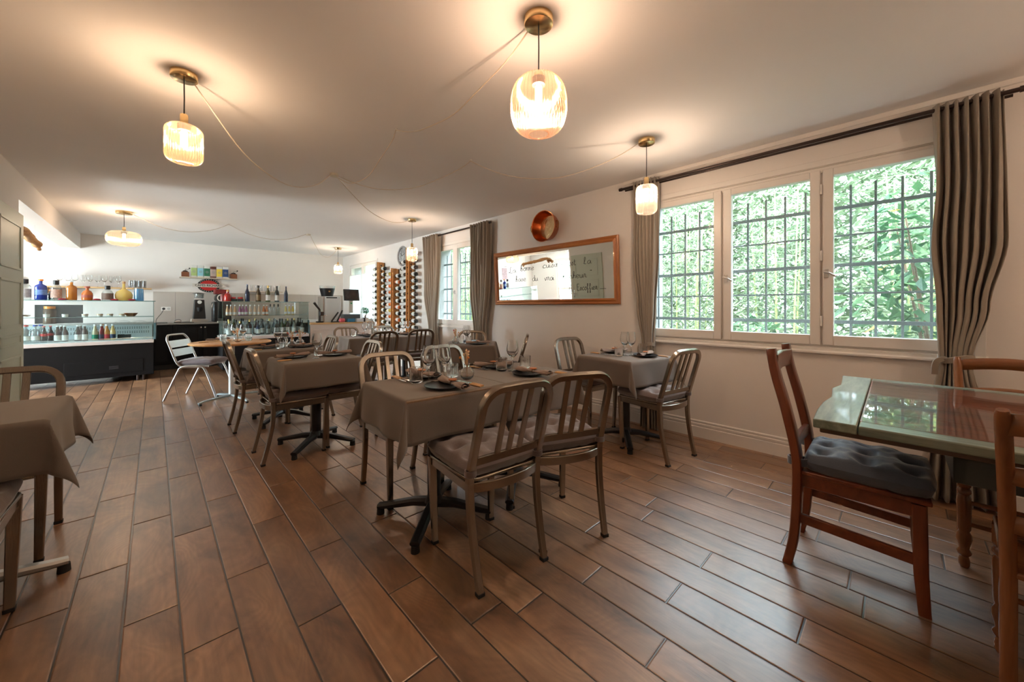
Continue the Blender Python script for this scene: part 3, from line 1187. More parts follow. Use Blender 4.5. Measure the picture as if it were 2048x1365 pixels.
OV = 0.205
cloth(1.160, 1.855, -3.5, .300, .285, (OV, .001, OV, OV), 'taupe cloth on the front left table, its near corner hanging low', 1)
cloth(1.765, 1.815, -4.5, .300, .290, (.001, OV, OV, OV), 'taupe cloth on the front right table, behind the two nearest chairs', 2)
cloth(1.02, 3.53, 0, .30, .29, (OV, OV, OV, OV), 'taupe cloth on the middle table, between two side-on chairs', 3)
cloth(1.00, 4.58, 0, .30, .29, (OV, OV, OV, OV), 'taupe cloth on the table behind the middle one', 4)
cloth(3.065, 1.715, -9.5, .30, .29, (OV, OV * 0.9, OV, OV), 'taupe cloth lit blue by daylight, on the table below the large window', 5)
cloth(2.76, 3.60, -43, .30, .29, (OV, OV, OV, OV), 'taupe cloth on the turned table below the mirror', 6)
cloth(2.27, 5.53, -6, .30, .30, (OV, .001, OV + .02, OV), 'cloth lit pale blue on the left half of the long far table', 7)
cloth(2.875, 5.47, -6, .30, .30, (.001, OV, OV + .02, OV), 'cloth lit pale blue on the right half of the long far table', 8)
cloth(-0.60, 2.575, 0, .30, .28, (OV, OV, OV, OV), 'dark taupe cloth on the cropped table at the left edge', 12)


# ---------------------------------------------------------------- table settings
ZT = 0.7655
_plate = MB().lathe([(0.0, 0.0), (0.062, 0.0), (0.066, 0.003), (0.098, 0.010), (0.104, 0.016), (0.103, 0.0185), (0.097, 0.0145), (0.066, 0.0075), (0.0, 0.0065)], 40)
_p = _plate.build('dinner_plate', m_plate)
tag(_p, '', 'plate')
PL = Repeat(_p)


def napkin_proto():
    r = root('rolled_napkin', '', 'napkin')
    mb = MB()
    n, seg = 22, 20
    rn = random.Random(4)

    def f(u, v):
        t = 2 * u - 1
        y = t * 0.135
        rad = 0.011 + 0.011 * min(1, abs(t) * 1.7) ** 1.2
        flat = 0.62
        a = 2 * pi * v
        rr = rad * (1 + 0.16 * sin(3 * a + 4 * t) + 0.08 * sin(7 * a + 9 * t))
        return (rr * cos(a) * 1.15, y, 0.0185 + rr * sin(a) * flat + 0.004 * abs(t))
    mb.grid(f, n, seg)
    # rolled layers visible at the ends
    for s in (-1, 1):
        sp = [((0.004 + 0.0022 * k) * cos(k * 0.75) * 1.15, s * 0.133, 0.0225 + (0.004 + 0.0022 * k) * 0.62 * sin(k * 0.75)) for k in range(10)]
        mb.rect(sp, 0.0018, 0.02, up=(0, 1, 0))
    mb.build('cloth_roll', m_napkin, r, angle=180)
    q = MB()
    q.tube([(0.0135 * cos(a) * 1.2, 0.0, 0.019 + 0.0135 * sin(a)) for a in [2 * pi * k / 20 for k in range(20)]], 0.0022, 6, closed=True)
    ring = q.build('napkin_ring', mat('brown_cord', (0.09, 0.05, 0.03), 0.8), r)
    MB().lathe([(0, 0), (0.021, 0), (0.023, 0.003), (0.022, 0.007), (0, 0.007)], 18, (0, 0, 0.033), rad=lambda a, z: 1 + 0.08 * sin(3 * a)).build('wood_slice', m_orangewood, ring)
    return r


NP = Repeat(napkin_proto())


def cutlery_proto(kind):
    r = root('table_' + kind, '', kind)
    h = MB()
    h.rect([(0, -0.11, 0.0045), (0, -0.09, 0.005), (0, -0.04, 0.005), (0, -0.012, 0.0045)], 0.017, 0.009, [.75, 1, .95, .8], bev=0.35)
    h.build('handle', m_tan, r, angle=60)
    b = MB()
    if kind == 'knife':
        pr = [(-.007, -.012), (.006, -.012), (.008, .02), (.008, .07), (.002, .10), (-.006, .105), (-.007, .06)]
        b.prism(pr, lambda x, y: (x, y, 0.0028), lambda x, y: (x, y, 0.0042))
        b.build('blade', m_steel, r)
    else:
        b.rect([(0, -.014, 0.004), (0, 0.01, 0.005), (0, 0.045, 0.006)], 0.006, 0.003)
        b.prism([(-.004, .04), (.004, .04), (.012, .055), (.012, .068), (-.012, .068), (-.012, .055)], lambda x, y: (x, y, 0.005), lambda x, y: (x, y, 0.007))
        for x in (-.0098, -.0033, .0033, .0098):
            b.rect([(x, .067, .006), (x * .95, .09, .004), (x * .9, .108, .006)], 0.0028, 0.0018)
        b.build('tines', m_steel, r)
    return r


KN, FK = Repeat(cutlery_proto('knife')), Repeat(cutlery_proto('fork'))


def tumbler_mesh():
    mb = MB()
    rib = lambda a, z: 1 + (0.022 * (abs(sin(a * 12)) - 0.5) if 0.010 < z < 0.068 else 0)
    mb.lathe([(0, 0.003), (0.030, 0.0), (0.034, 0.004), (0.037, 0.011), (0.038, 0.06), (0.0385, 0.069), (0.039, 0.088)], 96, rad=rib)
    mb.lathe([(0.0375, 0.088), (0.0365, 0.070), (0.035, 0.014), (0, 0.012)], 48)
    mb.lathe([(0.039, 0.088), (0.0383, 0.0888), (0.0375, 0.088)], 48)
    return mb


TU = Repeat(tag(tumbler_mesh().build('tumbler', m_pressed, angle=60), '', 'glass tumbler'))


def wineglass_mesh(s=1.0):
    mb = MB()
    pr = [(0.034, 0.0), (0.034, 0.0015), (0.02, 0.004), (0.006, 0.008), (0.0038, 0.02), (0.0035, 0.075), (0.006, 0.088), (0.02, 0.1), (0.035, 0.118), (0.041, 0.138), (0.040, 0.16), (0.034, 0.195), (0.031, 0.212)]
    inner = [(0.0302, 0.212), (0.033, 0.195), (0.039, 0.16), (0.0398, 0.138), (0.033, 0.12), (0.017, 0.104), (0, 0.098)]
    mb.lathe([(r * s, z * s) for r, z in pr], 36)
    mb.lathe([(r * s, z * s) for r, z in inner], 36)
    mb.lathe([(0, 0.0002), (0.034 * s, 0.0002)], 36)
    return mb


WG = Repeat(tag(wineglass_mesh().build('wine_glass', m_crystal, angle=60), '', 'wine glass'))


def vase_proto():
    r = root('bud_vase', '', 'vase')
    mb = MB()
    rib = lambda a, z: 1 + 0.02 * abs(sin(a * 10))
    mb.lathe([(0, 0.002), (0.022, 0.0), (0.036, 0.012), (0.043, 0.034), (0.038, 0.056), (0.022, 0.070), (0.015, 0.075), (0.017, 0.090), (0.020, 0.094)], 60, rad=rib)
    mb.lathe([(0.0185, 0.094), (0.0155, 0.09), (0.0135, 0.075), (0.02, 0.068), (0.036, 0.055), (0.041, 0.034), (0.034, 0.013), (0, 0.006)], 32)
    mb.build('vase_body', m_pressed, r, angle=60)
    rn = random.Random(8)
    m_dry = mat('dried_wheat_grass', (0.74, 0.54, 0.33), 0.9, var=0.2)
    m_red = mat('red_dried_flower', (0.50, 0.045, 0.04), 0.8, var=0.2)
    m_or = mat('orange_dried_flower', (0.62, 0.22, 0.05), 0.8, var=0.2)
    for k, (mm, n_, h0, wd) in enumerate(((m_dry, 14, 0.165, 0.0052), (m_red, 1, 0.15, 0.009), (m_or, 2, 0.145, 0.008))):
        st = MB()
        for j in range(n_):
            a = rn.uniform(0, 2 * pi) if k == 0 else (0.2 if k == 1 else 2.6 + j)
            sp = rn.uniform(0.006, 0.030) if k == 0 else 0.06
            h = h0 * rn.uniform(0.85, 1.1)
            e = Vector((cos(a) * sp, sin(a) * sp, h))
            p = smooth_path([(0, 0, 0.01), (cos(a) * .004, sin(a) * .004, 0.08), tuple(e * 0.75 + Vector((0, 0, .03))), tuple(e)], 4)
            sc = [0.18 if q < len(p) * 0.66 else (1.0 if q < len(p) - 2 else 0.5) for q in range(len(p))]
            st.tube(p, wd, 6, sc)
        st.build(('dried_grass', 'red_flower', 'orange_flower')[k], mm, r)
    return r


VA = Repeat(vase_proto())


def setting(key, side, plate, nap, knife, fork, tum, wine, who):
    """coordinates in the table's frame rotated by side degrees: diner sits at -y"""
    x, y, deg, phrase = TABLES[key]
    A = radians(deg + side)

    def w(p):
        return (x + p[0] * cos(A) - p[1] * sin(A), y + p[0] * sin(A) + p[1] * cos(A))
    wh = who + ' of the ' + phrase
    if plate:
        a, b = w(plate)
        PL.put((a, b, ZT), A, 'round black plate at the ' + wh, 'black dinner plates')
    if nap:
        a, b = w(nap[:2])
        NP.put((a, b, ZT + 0.0065), A + radians(nap[2]), 'taupe napkin in a wood-slice ring, ' + wh, 'rolled napkins')
    if knife:
        a, b = w(knife[:2])
        KN.put((a, b, ZT), A + radians(knife[2]), 'tan-handled knife at the ' + wh, 'tan-handled knives')
    if fork:
        a, b = w(fork[:2])
        FK.put((a, b, ZT), A + radians(fork[2]), 'tan-handled fork at the ' + wh, 'tan-handled forks')
    if tum:
        a, b = w(tum)
        TU.put((a, b, ZT), 0, 'ribbed glass tumbler at the ' + wh, 'ribbed tumblers')
    if wine:
        a, b = w(wine)
        WG.put((a, b, ZT), 0, 'stemmed wine glass at the ' + wh, 'stemmed wine glasses')


setting('front', 0, (-.025, -.15), (.018, -.175, -4), (.150, -.155, 2), (.128, -.165, 3), (-.08, .065), (-.01, .045), 'near place')
setting('front', 180, (-.035, -.185), (-.03, -.21, 10), (.115, -.22, -2), (.095, -.215, 2), (-.17, .07 - .15), (-.085, -.035), 'far place')
setting('joined', 0, (-.02, -.16), (.0, -.19, 6), (.19, -.20, 2), (.165, -.21, 5), (.145, .055), (.0, .02), 'near place')
setting('joined', 180, (.0, -.20), (.02, -.215, 60), (.13, -.24, 0), (.108, -.235, 4), (.06, -.065), None, 'far place')
setting('middle', -90, (-.06, -.155), (-.05, -.17, 14), (.09, -.20, 2), (.065, -.2, 4), (-.07, .04), (.08, -.02), 'left place')
setting('middle', 90, (.0, -.155), (.02, -.16, -12), (.12, -.2, 0), (.1, -.2, 3), None, None, 'right place')
setting('second', -90, (-.02, -.165), (-.02, -.18, 10), (.09, -.2, 2), (.07, -.2, 4), (-.13, .03), (-.16, -.02), 'left place')
setting('second', 90, (-.08, -.165), (-.07, -.17, 8), (.1, -.2, 0), (.08, -.2, 3), (-.06, .05), (.06, -.03), 'right place')
setting('window', 0, (.08, -.15), (.08, -.15, -75), (.2, -.18, 2), None, (-.09, .0), (-.01, .0), 'near place')
setting('window', 180, (-.07, -.19), (-.07, -.19, 75), (.12, -.2, 0), (.1, -.2, 3), (-.26, -.11 + .1), (-.04, .03), 'far place')
setting('turned', 0, (.10, -.15), (.10, -.15, -80), (.22, -.15, 2), None, (-.02, -.02), (-.06, .03), 'near place')
setting('turned', 180, (.02, -.18), None, (.16, -.18, 2), None, (.12, .0), (.04, .01), 'far place')
setting('longa', 0, (.02, -.14), None, (.17, -.16, 2), (.15, -.16, 0), (-.15, .05), (.0, .02), 'near place')
setting('longa', 180, (-.02, -.15), (-.02, -.16, 8), None, None, (-.16, .03), (-.09, -.04), 'far place')
setting('longb', 0, (.02, -.12), (.02, -.13, 70), (.17, -.16, 2), None, (-.13, .05), (.0, .06), 'near place')
setting('longb', 180, (-.02, -.15), None, None, None, (-.15, .03), (-.07, -.04), 'far place')
TU.put((-0.655, 2.56, ZT), 0, 'ribbed glass tumbler on the cropped table at the left edge', 'ribbed tumblers')
for key, dx, dy, rz, lab in (('front', .205, -.03, 0.6, 'ribbed vase of dried grass and a red bloom, between the joined front tables'),
                             ('second', .06, -.08, 2.0, 'small vase of dried flowers behind the middle table, front of two'),
                             ('second', .20, .17, 3.4, 'small vase of red dried flowers behind the middle table, rear of two'),
                             ('turned', -.17, -.08, 1.2, 'small vase with spread red dried flowers on the turned table below the mirror'),
                             ('longa', .20, .06, 0.2, 'small vase of dried flowers in the middle of the long far table')):
    x, y, deg, ph_ = TABLES[key]
    A = radians(deg)
    VA.put((x + dx * cos(A) - dy * sin(A), y + dx * sin(A) + dy * cos(A), ZT), rz, lab, 'bud vases')

# round wooden table and its things --------------------------------------
RT = (0.72, 5.99)
r = root('round_table', 'round light wooden table top on a white metal pedestal, before the dark cabinets', 'table', (*RT, 0))
MB().lathe([(0, 0.728), (0.40, 0.728), (0.425, 0.733), (0.435, 0.745), (0.425, 0.757), (0.40, 0.760), (0, 0.760)], 64).build('tabletop', wood('honey_pine', (0.55, 0.24, 0.07), (0.75, 0.40, 0.15), 'X', 5, 0.35), r, angle=60)
m_whitemetal = mat('white_metal', (0.75, 0.77, 0.77), 0.35)
MB().cyl((0, 0, 0.05), (0, 0, 0.73), 0.032).build('column', m_whitemetal, r)
for k in range(4):
    a = k * pi / 2 + 0.35
    d = Vector((cos(a), sin(a), 0))
    l = MB().rect([d * .02 + Vector((0, 0, .07)), d * .3 + Vector((0, 0, .045)), d * .36 + Vector((0, 0, .03))], 0.05, 0.025, [1, .9, .7], bev=.3).build('base_arm', mat('pale_blue_metal', (0.42, 0.52, 0.56), 0.35, 0.6), r)
    e = d * .34
    MB().cyl((e.x, e.y, 0), (e.x, e.y, .02), .016).build('levelling_foot', m_rubber, l)
zr = 0.7605
TU.put((RT[0] - .08, RT[1] + .06, zr), 0, 'ribbed tumbler on the left side of the round wooden table', 'ribbed tumblers')
TU.put((RT[0] + .17, RT[1] - .08, zr), 0, 'ribbed tumbler on the right side of the round wooden table', 'ribbed tumblers')
WG.put((RT[0] + .03, RT[1] + .03, zr), 0, 'wine glass on the round wooden table, left of two', 'stemmed wine glasses')
WG.put((RT[0] + .12, RT[1] - .02, zr), 0, 'wine glass on the round wooden table, right of two', 'stemmed wine glasses')
VA.put((RT[0] + .04, RT[1] - .17, zr), 1.0, 'small vase of dried flowers on the round wooden table', 'bud vases')
KN.put((RT[0] - .22, RT[1] + .02, zr), radians(-75), 'tan-handled knife on the left side of the round wooden table', 'tan-handled knives')
NP.put((RT[0] - .12, RT[1] + .22, zr), radians(-60), 'grey napkin roll on the far side of the round wooden table', 'rolled napkins')
KN.put((RT[0] + .29, RT[1] + .02, zr), radians(80), 'tan-handled knife on the right side of the round wooden table', 'tan-handled knives')


# aluminium terrace chairs --------------------------------------------------
def terrace_chair():
    """origin floor midway between rear feet, +Y forward"""
    r = root('terrace_chair', '', 'chair')
    W = 0.225
    fr = MB()
    for s in (-1, 1):
        p = smooth_path([(s * W, 0.0, 0.012), (s * W, 0.15, 0.36), (s * W, 0.185, 0.425), (s * W, 0.25, 0.445)], 5) + \
            smooth_path([(s * W, 0.30, 0.446), (s * W, 0.40, 0.44), (s * W, 0.455, 0.40), (s * W, 0.53, 0.2), (s * W, 0.59, 0.012)], 5)
        MB().tube(p, 0.0125, 12).build('leg_frame', m_dullsteel, r)
    b = []
    R = .07
    zt, yt = 0.80, 0.02
    path = [(-W + .03, 0.48, 0.437), (-W + .03, 0.25, 0.43), (-W + .03, 0.17, 0.445), (-W + .02, 0.12, 0.52), (-W + .02, 0.05, 0.72), (-W + .025, 0.025, 0.78), (-W + .06, 0.008, 0.825), (-W + .11, 0.0, 0.84)]
    path = path + [(-x, y, z) for x, y, z in reversed(path)]
    MB().tube(smooth_path(path, 4), 0.0125, 12).build('back_frame', m_dullsteel, r)
    for (z, y) in ((0.725, 0.052), (0.615, 0.09)):
        MB().cbox((0, y, z), (0.40, 0.006, 0.095), (radians(20), 0, 0)).build('back_slat', m_dullsteel, r, bev=0.002)
    for k in range(6):
        MB().cbox((0, 0.17 + k * 0.06, 0.449), (0.39, 0.05, 0.006)).build('seat_slat', m_dullsteel, r, bev=0.001)
    return r


tc_ = terrace_chair()
c_ = MB()
cushion(c_, 0.40, 0.42, 0.075, 0, 0.32, 0.453, 3, 3, 0.25, 6)
c_.build('cushion', mat('mauve_grey_cushion', (0.20, 0.155, 0.17), 0.8, bump=0.2, bscale=200, sheen=0.4), tc_, angle=180)
tc_.location = (0.20, 6.63, 0)
tc_.rotation_euler = (0, 0, radians(-122))
tc_['label'] = 'shiny aluminium terrace chair with a mauve cushion, left of the round table'

# ---------------------------------------------------------------- pendant lamps
def lamp(x, y, zc_shade_top, zshade_bot, R, shape, tint, label, watts, canopy=0.062, haze=0.07, hazec=(1, .8, .6)):
    r = root('pendant_lamp', label, 'pendant lamp', (x, y, 0), 0, 'pendant lamps')
    MB().lathe([(0, CZ - 0.0), (canopy, CZ), (canopy, CZ - 0.033), (canopy - 0.003, CZ - 0.036), (0, CZ - 0.036)], 48).build('canopy', m_brass, r, angle=50)
    zt, zb = zc_shade_top, zshade_bot
    sr = 0.019 if shape != 'globe' else 0.022
    sh = 0.055 if shape != 'globe' else 0.02
    MB().tube([(0, 0, CZ - 0.036), (0.001, 0.0, (CZ + zt) / 2), (0, 0, zt + sh)], 0.0032, 8).build('cord', m_blackplastic, r)
    MB().lathe([(0, zt + sh + .004), (sr * .8, zt + sh + .004), (sr, zt + sh), (sr, zt - 0.006), (0, zt - 0.006)], 32).build('socket_cover', m_brass, r, angle=50)
    H = zt - zb
    prof = []
    if shape == 'capsule':
        c = R * 0.55
        for k in range(9):
            a = k / 8 * pi / 2
            prof.append((sr + (R - sr) * sin(a) ** 0.8, zt - c * (1 - cos(a))))
        for k in range(1, 8):
            prof.append((R, zt - c - (H - 2 * c) * k / 8))
        for k in range(10):
            a = k / 9 * pi / 2
            prof.append((R * 0.42 + (R * 0.58) * cos(a) ** 0.8, zb + c - c * sin(a)))
    elif shape == 'globe':
        for k in range(31):
            t = k / 30
            a = t * pi
            rr = R * (sin(a) ** 0.55)
            z = zt - H * (0.5 - 0.5 * math.copysign(abs(cos(a)) ** 0.9, cos(a)))
            if t < 0.5:
                rr = max(rr, sr)
            else:
                rr = max(rr, R * 0.36)
            prof.append((rr, z))
    else:
        for k in range(25):
            t = k / 24
            a = t * pi
            rr = max(R * sin(a) ** 0.5, sr if t < .5 else R * .3)
            z = zt - H * (0.5 - 0.5 * math.copysign(abs(cos(a)) ** 0.8, cos(a)))
            prof.append((rr, z))
    n = 36 if R < 0.1 else 48
    mg_ = glass('lamp_glass_' + shape + str(int(tint[2] * 100)), tint, 0.90, 0.06, haze, hazec, edge=0.35, rim=0.5)
    MB().lathe(prof, n * 6, rad=lambda a, z: 1 + (0.0042 / R) * cos(a * n)).build('shade', mg_, r, angle=180)
    rim = prof[-1]
    MB().tube([(rim[0] * cos(a), rim[0] * sin(a), rim[1]) for a in [2 * pi * k / 40 for k in range(40)]], 0.003, 8, closed=True).build('shade_rim', mg_, r)
    zbulb = zt - .080
    MB().lathe([(0, zt - .001), (.030, zt - .001), (.030, zt - .034), (0, zt - .034)], 24).build('bulb_socket', m_blackplastic, r, angle=50)
    em = mat('bulb_glow', (1, .8, .5), 0.5, emit=(1.0, 0.72, 0.42, 12.0))
    bl = MB()
    bl.lathe([(0, 0.045), (0.012, 0.044), (0.016, 0.036), (0.0165, -0.035), (0.012, -0.046), (0, -0.05)], 20, (0, 0, zbulb))
    bo = bl.build('bulb', em, r)
    l = bpy.data.lights.new('bulb_light', 'POINT')
    l.energy = watts
    l.color = LAMP_C
    l.shadow_soft_size = 0.024
    lo = bpy.data.objects.new('bulb_light', l)
    COL.objects.link(lo)
    lo.parent = r
    lo.location = (0, 0, zbulb)
    return r


AMB = (1.0, 0.88, 0.72)
CLR = (1.0, 0.95, 0.88)
LP = [(0.122, 2.837), (1.282, 1.158), (2.835, 1.403), (-0.308, 7.524), (2.984, 8.774), (2.824, 5.138)]
lamp(*LP[0], 2.245, 2.025, 0.083, 'capsule', AMB, 'amber ribbed-glass pendant lamp hanging on the left of the room', LAMP_W, hazec=(1, .72, .45))
lamp(*LP[1], 2.262, 2.000, 0.128, 'globe', (1.0, 0.86, 0.74), 'large peach ribbed-glass globe pendant lamp over the front tables', LAMP_W, 0.066, hazec=(1, .62, .42))
lamp(*LP[2], 2.178, 1.945, 0.078, 'capsule', CLR, 'clear ribbed-glass pendant lamp before the large window', LAMP_W, hazec=(1, .9, .78))
lamp(*LP[3], 2.264, 2.06, 0.178, 'oblate', (1.0, 0.93, 0.80), 'wide flat ribbed-glass pendant lamp before the bottle display', LAMP_W, 0.085, hazec=(1, .93, .75))
lamp(*LP[4], 2.158, 1.955, 0.080, 'capsule', CLR, 'small pale pendant lamp far away over the cash desk', LAMP_W, 0.07, hazec=(1, .9, .78))
lamp(*LP[5], 2.112, 1.90, 0.078, 'capsule', (1.0, .88, .76), 'peach-tinted pendant lamp in front of the wine racks', LAMP_W, hazec=(1, .8, .65))

lamp(2.5, -1.35, 2.178, 1.945, 0.078, 'capsule', CLR, 'added pendant lamp out of view behind the camera', LAMP_W * 1.9, hazec=(1, .9, .78))  # unseen lamp, added to warm the right wall and nearby furniture


def hook(x, y, label, big=False):
    r = root('cable_hook' if not big else 'junction_box', label, 'ceiling hook' if not big else 'junction box', (x, y, CZ))
    if big:
        MB().lathe([(0, 0), (0.04, 0), (0.04, -0.022), (0.036, -0.026), (0, -0.026)], 28).build('cover', mat('ivory_plastic', (0.72, 0.66, 0.54), 0.5), r)
    else:
        mb = MB()
        mb.cyl((0, 0, 0), (0, 0, -0.006), 0.009)
        mb.tube(smooth_path([(0, 0, -.004), (0, 0, -.014), (.006, 0, -.02), (.012, 0, -.014), (.010, 0, -.008)], 4), 0.0018, 6)
        mb.build('hook', m_white, r)
    return r


J1_, J2_ = (1.30, 3.935), (2.03, 7.50)
hook(*J1_, 'ivory junction box on the ceiling where four white lamp cables meet', True)
hook(*J2_, 'white junction box on the far ceiling where lamp cables meet', True)
HK = [(1.308, 2.613), (2.073, 2.698), (0.861, 7.447), (2.5, 4.6)]
hook(*HK[0], 'small ceiling hook holding the cable of the globe pendant lamp')
hook(*HK[1], 'small ceiling hook holding the cable of the pendant lamp by the large window')
hook(*HK[2], 'small ceiling hook holding the cable of the wide flat pendant lamp')


def cable(points, label, sags):
    """points on the ceiling; each span sags"""
    path = []
    for i in range(len(points) - 1):
        a, b = Vector(points[i]), Vector(points[i + 1])
        for k in range(25):
            t = k / 24
            if i and k == 0:
                continue
            p = a.lerp(b, t)
            p.z -= sags[i] * 4 * t * (1 - t)
            p.x += 0.006 * sin(t * 17 + i)
            path.append(p)
    o = MB().tube(path, 0.0036, 8).build('power_cable', m_cable)
    tag(o, label, 'cable', 'white lamp cables')


zc = CZ - 0.012
zl = CZ - 0.022


def edge(c, to, r=0.062):
    d = Vector((to[0] - c[0], to[1] - c[1])).normalized() * r
    return (c[0] + d.x, c[1] + d.y, zl)


cable([edge(LP[0], J1_), (J1_[0] - .03, J1_[1] - .02, zc)], 'white flex swagging from the left amber lamp to the junction box', [0.33])
cable([edge(LP[1], HK[0], .066), (*HK[0], zc), (J1_[0], J1_[1] - .035, zc)], 'white flex swagging from the globe lamp over a hook to the junction box', [0.16, 0.22])
cable([edge(LP[2], HK[1]), (*HK[1], zc), (J1_[0] + .03, J1_[1] - .02, zc)], 'white flex swagging from the lamp by the large window to the junction box', [0.22, 0.20])
cable([edge(LP[5], J1_), (J1_[0] + .03, J1_[1] + .01, zc)], 'white flex swagging from the lamp before the wine racks to the junction box', [0.20])
cable([edge(LP[3], HK[2], .085), (*HK[2], zc), (J2_[0] - .04, J2_[1], zc)], 'white flex swagging from the wide flat lamp across the far ceiling', [0.18, 0.16])
cable([edge(LP[4], J2_, .07), (J2_[0] + .04, J2_[1] + .01, zc)], 'white flex looping from the lamp over the cash desk', [0.30])

# ---------------------------------------------------------------- bar area
m_darkpanel = mat('charcoal_panel', (0.006, 0.0055, 0.006), 0.6, var=0.1, spec=0.2)
m_ledge = mat('pinkish_laminate', (0.62, 0.56, 0.54), 0.45)
m_inner = mat('cold_white_metal', (0.62, 0.68, 0.70), 0.4)
m_dark = mat('near_black', (0.008, 0.008, 0.009), 0.5)


def display_case(name, label, x0, x1, y0, dep, ztop, slant, base=True):
    """front face at y0 (towards the camera), depth dep; local origin at front-left floor corner"""
    r = root(name, label, 'display case', (x0, y0, 0))
    w = x1 - x0
    b = MB()
    b.box(0, w, 0, dep, 0.09, 0.61)
    bo = b.build('base_panel', m_darkpanel, r, bev=0.006)
    v = MB()
    v.box(w * .62, w * .95, -0.004, 0.0, 0.16, 0.36)
    vo = v.build('vent_panel', m_darkpanel, bo, bev=0.002)
    s = MB()
    for k in range(3):
        s.box(w * .80, w * .84, -0.008, -0.004, 0.225 + k * .018, 0.231 + k * .018)
    s.build('vent_slots', mat('dark_grey_metal', (0.10, 0.10, 0.11), 0.4, 0.5), vo)
    for fx in (0.12, w - .12, w - .19):
        f = MB()
        f.cyl((fx, .06, 0), (fx, .06, 0.09), 0.018)
        f.build('caster', m_rod, r)
    MB().box(0.0, w, -0.012, dep, 0.612, 0.665).build('front_ledge', m_ledge, r, bev=0.006)
    MB().box(0.02, w - .02, 0.02, dep - .02, 0.665, 0.680).build('display_deck', m_inner, r)
    bp = MB()
    bp.box(0.02, w - 0.02, dep - 0.10, dep - .08, 0.68, 0.90)
    bpo = bp.build('back_panel', m_inner, r)
    hs = MB()
    nx = int(w / 0.03)
    for j in range(2):
        for q in range(2):
            for i in range(nx):
                hs.box(0.06 + i * 0.029, 0.072 + i * 0.029, dep - .1015, dep - .10, 0.752 + j * .075 + q * .022, 0.763 + j * .075 + q * .022)
    hs.build('perforation', m_dark, bpo, smooth=False)
    MB().box(0.0, w, dep - 0.12, dep, 0.905, 0.935).build('service_shelf', m_ledge, r, bev=0.004)
    # glass
    g = MB()
    g.box(0.01, w - .01, 0.0 + slant * .05, 0.006 + slant * .05, 0.67, ztop - .006)
    g.build('front_glass', m_case, r)
    for xx, nm in ((0.0, 0), (w - 0.008, 1)):
        g = MB()
        g.prism([(0.01, .67), (dep - .05, .67), (dep - .05, ztop - .006), (0.01 + slant * .1, ztop - .006)],
                lambda a, b_: (xx, a, b_), lambda a, b_: (xx + .008, a, b_))
        go = g.build('side_glass', m_case, r)
        e = MB()
        e.box(xx, xx + .008, -0.002 + slant * .05, 0.004 + slant * .05, .67, ztop)
        e.build('glass_edge', m_edge, go)
    t = MB()
    t.box(-0.01, w + .02, slant * .05, dep - .05, ztop - .006, ztop + .002)
    to = t.build('top_glass', m_case, r)
    MB().box(-0.01, w + .02, slant * .05 - .003, slant * .05, ztop - .008, ztop + .003).build('glass_edge', m_edge, to)
    t = MB()
    t.box(0.01, w - .01, 0.1, dep - .12, 1.042, 1.048)
    to = t.build('glass_shelf', m_case, r)
    MB().box(0.01, w - .01, 0.097, 0.1, 1.041, 1.049).build('glass_edge', m_edge, to)
    # curved end trim
    MB().rect(smooth_path([(w + .012, .02, .66), (w + .018, .06, .78), (w + .016, .10, .93)], 5), 0.03, 0.06).build('end_trim', mat('blue_grey_glass_trim', (0.10, 0.16, 0.18), 0.15), r)
    rl = MB()
    rl.tube([(0.02, .05, .70), (w - .02, .05, .70)], 0.004, 6)
    rl.build('rail', m_steel, r)
    return r


C1X0, C1X1, C1Y, C1D = -2.55, -0.008, 8.62, 0.78
C2X0, C2X1, C2Y, C2D = 0.865, 2.26, 8.30, 0.76
display_case('display_case', 'long dark-based glass display case at the left, bottles standing on top', C1X0, C1X1, C1Y, C1D, 1.305, 0.2)
display_case('display_case', 'glass display case of wine and juice between dark cabinets and cash desk', C2X0, C2X1, C2Y, C2D, 1.305, 0.6)

gl_clear = glass('bottle_clear', (0.86, 0.90, 0.90), 0.85, 0.03, 0.12, (0.9, 0.93, 0.93), edge=0.5)
gl_brown = mat('brown_bottle_glass', (0.035, 0.015, 0.008), 0.08, coat=0.5)
gl_dark = mat('dark_bottle_glass', (0.008, 0.010, 0.009), 0.1, coat=0.5)
gl_green = mat('olive_bottle_glass', (0.05, 0.055, 0.012), 0.1, coat=0.5)
gl_navy = mat('navy_bottle', (0.01, 0.018, 0.05), 0.15, coat=0.3)
gl_blue = mat('cobalt_bottle', (0.008, 0.03, 0.26), 0.12, coat=0.5)
gl_lblue = glass('pale_blue_glass', (0.35, 0.68, 0.88), 0.85, 0.05, 0.35, (0.3, 0.65, 0.88))
gl_red = mat('red_glass', (0.35, 0.02, 0.015), 0.12, coat=0.5)
liq = {}


def liquid(n, c):
    return mat('liquid_' + n, c, 0.12, coat=0.6)


m_label = mat('white_paper_label', (0.72, 0.70, 0.66), 0.7)
m_cork = mat('cork_stopper', (0.45, 0.27, 0.13), 0.8, var=0.2)
P_SPIRIT = [(0, 0), (.9, 0), (1, .03), (1, .62), (.9, .70), (.35, .78), (.28, .80), (.28, .93), (0, .93)]
P_WINE = [(0, 0), (.95, 0), (1, .02), (1, .58), (.85, .67), (.42, .76), (.36, .80), (.36, .99), (0, 1)]
P_BURG = [(0, 0), (.95, 0), (1, .02), (1, .45), (.85, .58), (.45, .74), (.34, .80), (.34, .99), (0, 1)]
P_JUICE = [(0, 0), (.95, 0), (1, .03), (1, .5), (.8, .63), (.48, .78), (.44, .9), (0, .9)]
P_COLA = [(0, 0), (.9, 0), (.95, .04), (.86, .25), (1, .5), (.85, .62), (.4, .78), (.33, .93), (0, .95)]
P_ROUND = [(0, 0), (.6, 0), (.95, .12), (1, .3), (.85, .46), (.4, .58), (.18, .64), (.16, .9), (0, .9)]
